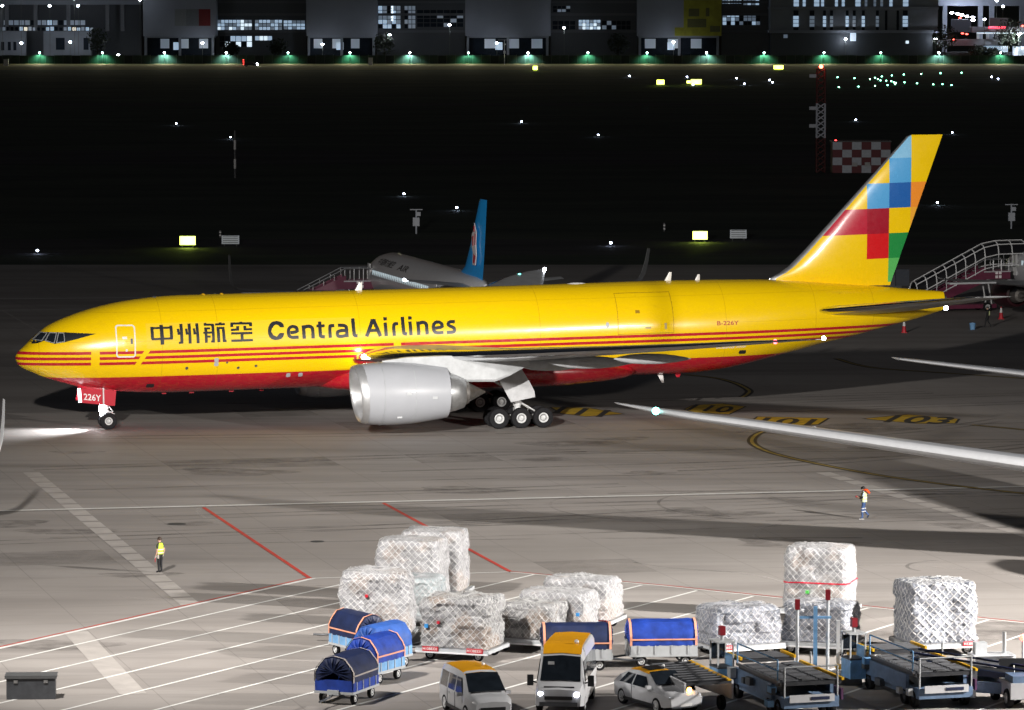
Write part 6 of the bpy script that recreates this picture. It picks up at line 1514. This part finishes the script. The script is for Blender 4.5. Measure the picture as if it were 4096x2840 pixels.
# manhole covers
for px, y, r in ((707,2096,.5),(1270,2166,.35)):
    p = site(px, y); o = MB().lathe([(0,r),(.012,r),(.014,r*.9),(.014,.01)], (p.x,p.y,.0), (0,0,1), 20).build('manhole_cover', mat('cast_iron', (.05,.05,.05), .6)); struct(o)
# ------------------------------------------------------------------ people (one skinned mesh each)
def person(label, px, y, rz, J, zones, hair_m, vest_m, extras, scale=1.0):
    """J: joints name -> (x,y,z,radius); zones: list of (test, material index)"""
    E_ = [('pelvis','spine'),('spine','chest'),('chest','neck'),('neck','head'),('head','crown'),('chest','shl'),('shl','ell'),('ell','wrl'),('wrl','hdl'),('chest','shr'),('shr','elr'),('elr','wrr'),('wrr','hdr'),
          ('pelvis','hipl'),('hipl','knl'),('knl','anl'),('anl','tol'),('pelvis','hipr'),('hipr','knr'),('knr','anr'),('anr','tor')]
    names = list(J)
    for h, s in (('hdl', 'l'), ('hdr', 'r')):              # fingers and thumb
        w = Vector(J['wr'+s][:3]); c = Vector(J[h][:3]); d = (c-w).normalized(); sd = d.cross(Vector((1,0,.2))).normalized()
        for k in range(4):
            a = c + sd*(k-1.5)*.02 + d*.02; b_ = a + d*(.045, .055, .05, .035)[k]; c2 = b_ + d*.03 + Vector((0,0,-.01))
            n1, n2 = 'f%s%da' % (s, k), 'f%s%db' % (s, k)
            J[n1] = (*b_, .0095); J[n2] = (*c2, .008); E_ += [(h, n1), (n1, n2)]
        tb = w.lerp(c, .5) + sd*.05; J['th'+s] = (*tb, .011); E_.append((h, 'th'+s))
    names = list(J)
    me = bpy.data.meshes.new('body')
    me.from_pydata([J[n][:3] for n in names], [(names.index(a), names.index(b_)) for a, b_ in E_], [])
    o = bpy.data.objects.new('person', me); C.objects.link(o)
    sk = o.modifiers.new('skin', 'SKIN'); sk.use_smooth_shade = True
    for i, n in enumerate(names):
        sv = me.skin_vertices[0].data[i]; r = J[n][3]; sv.radius = (r, r) if not isinstance(r, tuple) else r; sv.use_root = (n == 'pelvis')
    ss = o.modifiers.new('sub', 'SUBSURF'); ss.levels = 1; ss.render_levels = 1
    dg = bpy.context.evaluated_depsgraph_get(); dg.update()
    m2 = bpy.data.meshes.new_from_object(o.evaluated_get(dg))
    bpy.data.objects.remove(o)
    mats = zones[1]
    for m in mats: m2.materials.append(m)
    for f in m2.polygons: f.material_index = zones[0](f.center)
    p = site(px, y)
    b = put('person', m2, None, (p.x, p.y, 0), rz); b.scale = (scale,)*3
    tag(b, label, 'person')
    hd = Vector(J['head'][:3])
    # hair cap, eyes, nose, ears
    h = MB(); n = 14; rg = []
    for i in range(8):
        a = math.pi*(i/7*.62 - .12); rr = max(.002, .108*math.cos(a))
        rg.append([hd + Vector((rr*math.cos(2*math.pi*k/n)*1.12 - .018, rr*math.sin(2*math.pi*k/n)*.95, .055 + .112*math.sin(a))) for k in range(n)])
    h.rings(rg, True).build('hair', hair_m, b, 60)
    for s in (-1, 1):
        MB().sphere(hd + Vector((.098, s*.034, .03)), .012, 6).build('eye', BLACK, b); MB().sphere(hd + Vector((0, s*.088, .015)), .024, 6).build('ear', SKIN, b)
    MB().sphere(hd + Vector((.112, 0, .005)), .017, 6).build('nose', SKIN, b); MB().box(hd + Vector((.1, 0, -.04)), (.012, .045, .01)).build('mouth', RED, b)
    if vest_m:
        v = MB(); n = 18; rg = []
        for z, rx, ry, dx in ((.93,.165,.20,0),(1.05,.16,.20,.0),(1.2,.165,.21,.01),(1.35,.16,.215,.0),(1.44,.12,.17,-.01),(1.475,.085,.11,-.01)):
            rg.append([(rx*math.cos(2*math.pi*k/n)+dx, ry*math.sin(2*math.pi*k/n), z) for k in range(n)])
        v.rings(rg, False).build('vest', vest_m, b, 60)
        for z in (1.0, 1.16):
            MB().rings([[(.172*math.cos(2*math.pi*k/n), .214*math.sin(2*math.pi*k/n), z+dz) for k in range(n)] for dz in (-.025, .025)], False).build('reflective_band', mat('reflective', (.75,.76,.72), .3), b)
    extras(b)
    return b
HIVIS = mat('hi_vis_yellow', (.55, .78, .05), .6); HIVISP = mat('hi_vis_pale', (.72, .80, .38), .6)
DARKC = mat('dark_cloth', (.012, .013, .016), .8); JEAN = mat('blue_denim', (.035, .075, .20), .75, var=.25, scale=8); SHIRTB = mat('pale_blue_shirt', (.42, .52, .6), .7); ORANGE = mat('orange_cloth', (.85, .085, .01), .6)
HAIR = mat('dark_hair', (.012, .01, .009), .6); HAIRB = mat('brown_hair', (.05, .032, .024), .6); GLOVE = mat('pale_glove', (.6,.56,.5), .7); SHOE = mat('white_sole', (.6,.6,.6), .6)
def base_pose():
    return {'pelvis':(0,0,.94,.135),'spine':(0,0,1.1,.13),'chest':(0,0,1.3,.15),'neck':(.01,0,1.49,.058),'head':(.025,0,1.6,.085),'crown':(.02,0,1.69,.07),
            'shl':(0,.2,1.39,.07),'ell':(-.02,.25,1.12,.05),'wrl':(.05,.26,.88,.036),'hdl':(.08,.26,.8,.034),'shr':(0,-.2,1.39,.07),'elr':(-.02,-.25,1.12,.05),'wrr':(.05,-.26,.88,.036),'hdr':(.08,-.26,.8,.034),
            'hipl':(0,.1,.86,.105),'knl':(.01,.11,.48,.072),'anl':(-.01,.12,.09,.05),'tol':(.16,.13,.035,.04),'hipr':(0,-.1,.86,.105),'knr':(.01,-.11,.48,.072),'anr':(-.01,-.12,.09,.05),'tor':(.16,-.13,.035,.04)}
J1 = base_pose()
J1.update({'knl':(.03,.07,.48,.07),'anl':(.02,.06,.09,.048),'tol':(.18,.07,.035,.04),'elr':(-.1,-.24,1.13,.05),'wrr':(-.03,-.25,.9,.036),'hdr':(.0,-.25,.82,.034)})
def z1(c):
    if c.z > 1.5: return 2
    if c.z < .06: return 1
    if abs(c.y) > .16 and c.z < 1.2: return 2 if c.z > .86 else 3
    return 0 if c.z < .95 else 1
person('person in yellow vest and black trousers standing alone among the worn guide squares', 640, 2291, R(150), J1, (z1, [DARKC, BLACK, SKIN, GLOVE]), HAIRB, HIVIS, lambda b: MB().tube([(.08,.26,.82),(.1,.27,.55)], .016).build('held_wand', SIGNRED, b))
J2 = base_pose()
J2.update({'ell':(.1,.23,1.13,.05),'wrl':(.27,.12,1.16,.036),'hdl':(.34,.08,1.17,.034),'elr':(.12,-.23,1.14,.05),'wrr':(.28,-.1,1.18,.036),'hdr':(.35,-.06,1.2,.034),'head':(.06,0,1.6,.085),'crown':(.06,0,1.68,.07),
           'knl':(.08,.1,.48,.075),'anl':(.06,.11,.09,.052),'tol':(.22,.11,.035,.042),'knr':(.02,-.1,.5,.075),'anr':(-.26,-.1,.2,.052),'tor':(-.16,-.1,.06,.042)})
def z2(c):
    if c.z > 1.5: return 2
    if c.z < .06 or (c.z < .2 and c.x < -.2): return 1
    if c.x > .22 and c.z > .9: return 2
    if abs(c.y) > .14 and 1.0 < c.z < 1.25: return 4
    return 0 if c.z < .95 else 3
def ex2(b):
    g = MB(); rg = []
    for i in range(7):                                     # cloth streaming back from the head
        f = i/6; rg.append([Vector((.0 - .34*f + .02*math.sin(5*f+k), (k-2)*.075*(1+.2*f), 1.66 - .2*f*f - .045*abs(k-2) + .015*math.sin(9*f+k*1.3))) for k in range(5)])
    g.rings(rg, False, False)
    rg2 = [[v + Vector((0, 0, -.012)) for v in r] for r in rg]; g.rings(rg2, False, False)
    g.rings([[Vector((-.02,(k-2)*.05,1.68-.03*abs(k-2))) for k in range(5)], [Vector((-.12,(k-2)*.07,1.42)) for k in range(5)], [Vector((-.3,(k-2)*.06,1.40)) for k in range(5)]], False, False)
    g.build('orange_head_cloth', ORANGE, b, 60)
    MB().sphere((.4,.02,1.2), .055, 8).build('held_red_wand', SIGNRED, b)
    for s in (-1, 1):
        for z in (.42, .58): MB().lathe([(z-.018,.086),(z+.018,.086)], (.05 if s > 0 else -.03, s*.1, 0), (0,0,1), 12).build('reflective_band', WHITE, b)
    MB().box((.1,.11,.012),(.28,.1,.024)).build('shoe_sole', SHOE, b)
person('person in pale vest and blue jeans walking with an orange cloth over the head', 3455, 2076, R(172), J2, (z2, [JEAN, BLACK, SKIN, SHIRTB, DARKC]), HAIR, HIVISP, ex2)
J3 = base_pose(); J3.update({'knl':(.14,.1,.5,.07),'anl':(.2,.1,.1,.048),'tol':(.36,.1,.04,.04),'knr':(-.02,-.1,.48,.07),'anr':(-.28,-.1,.16,.048),'tor':(-.16,-.1,.04,.04)})
def z3(c): return 1 if c.z > 1.5 else 0
person('person in dark clothes with a pale back panel walking beside the dim airliner', 3950, 1310, R(160), J3, (z3, [DARKC, SKIN]), HAIR, None, lambda b: MB().box((-.17,0,1.2),(.04,.3,.35)).build('back_panel', HIVISP, b))
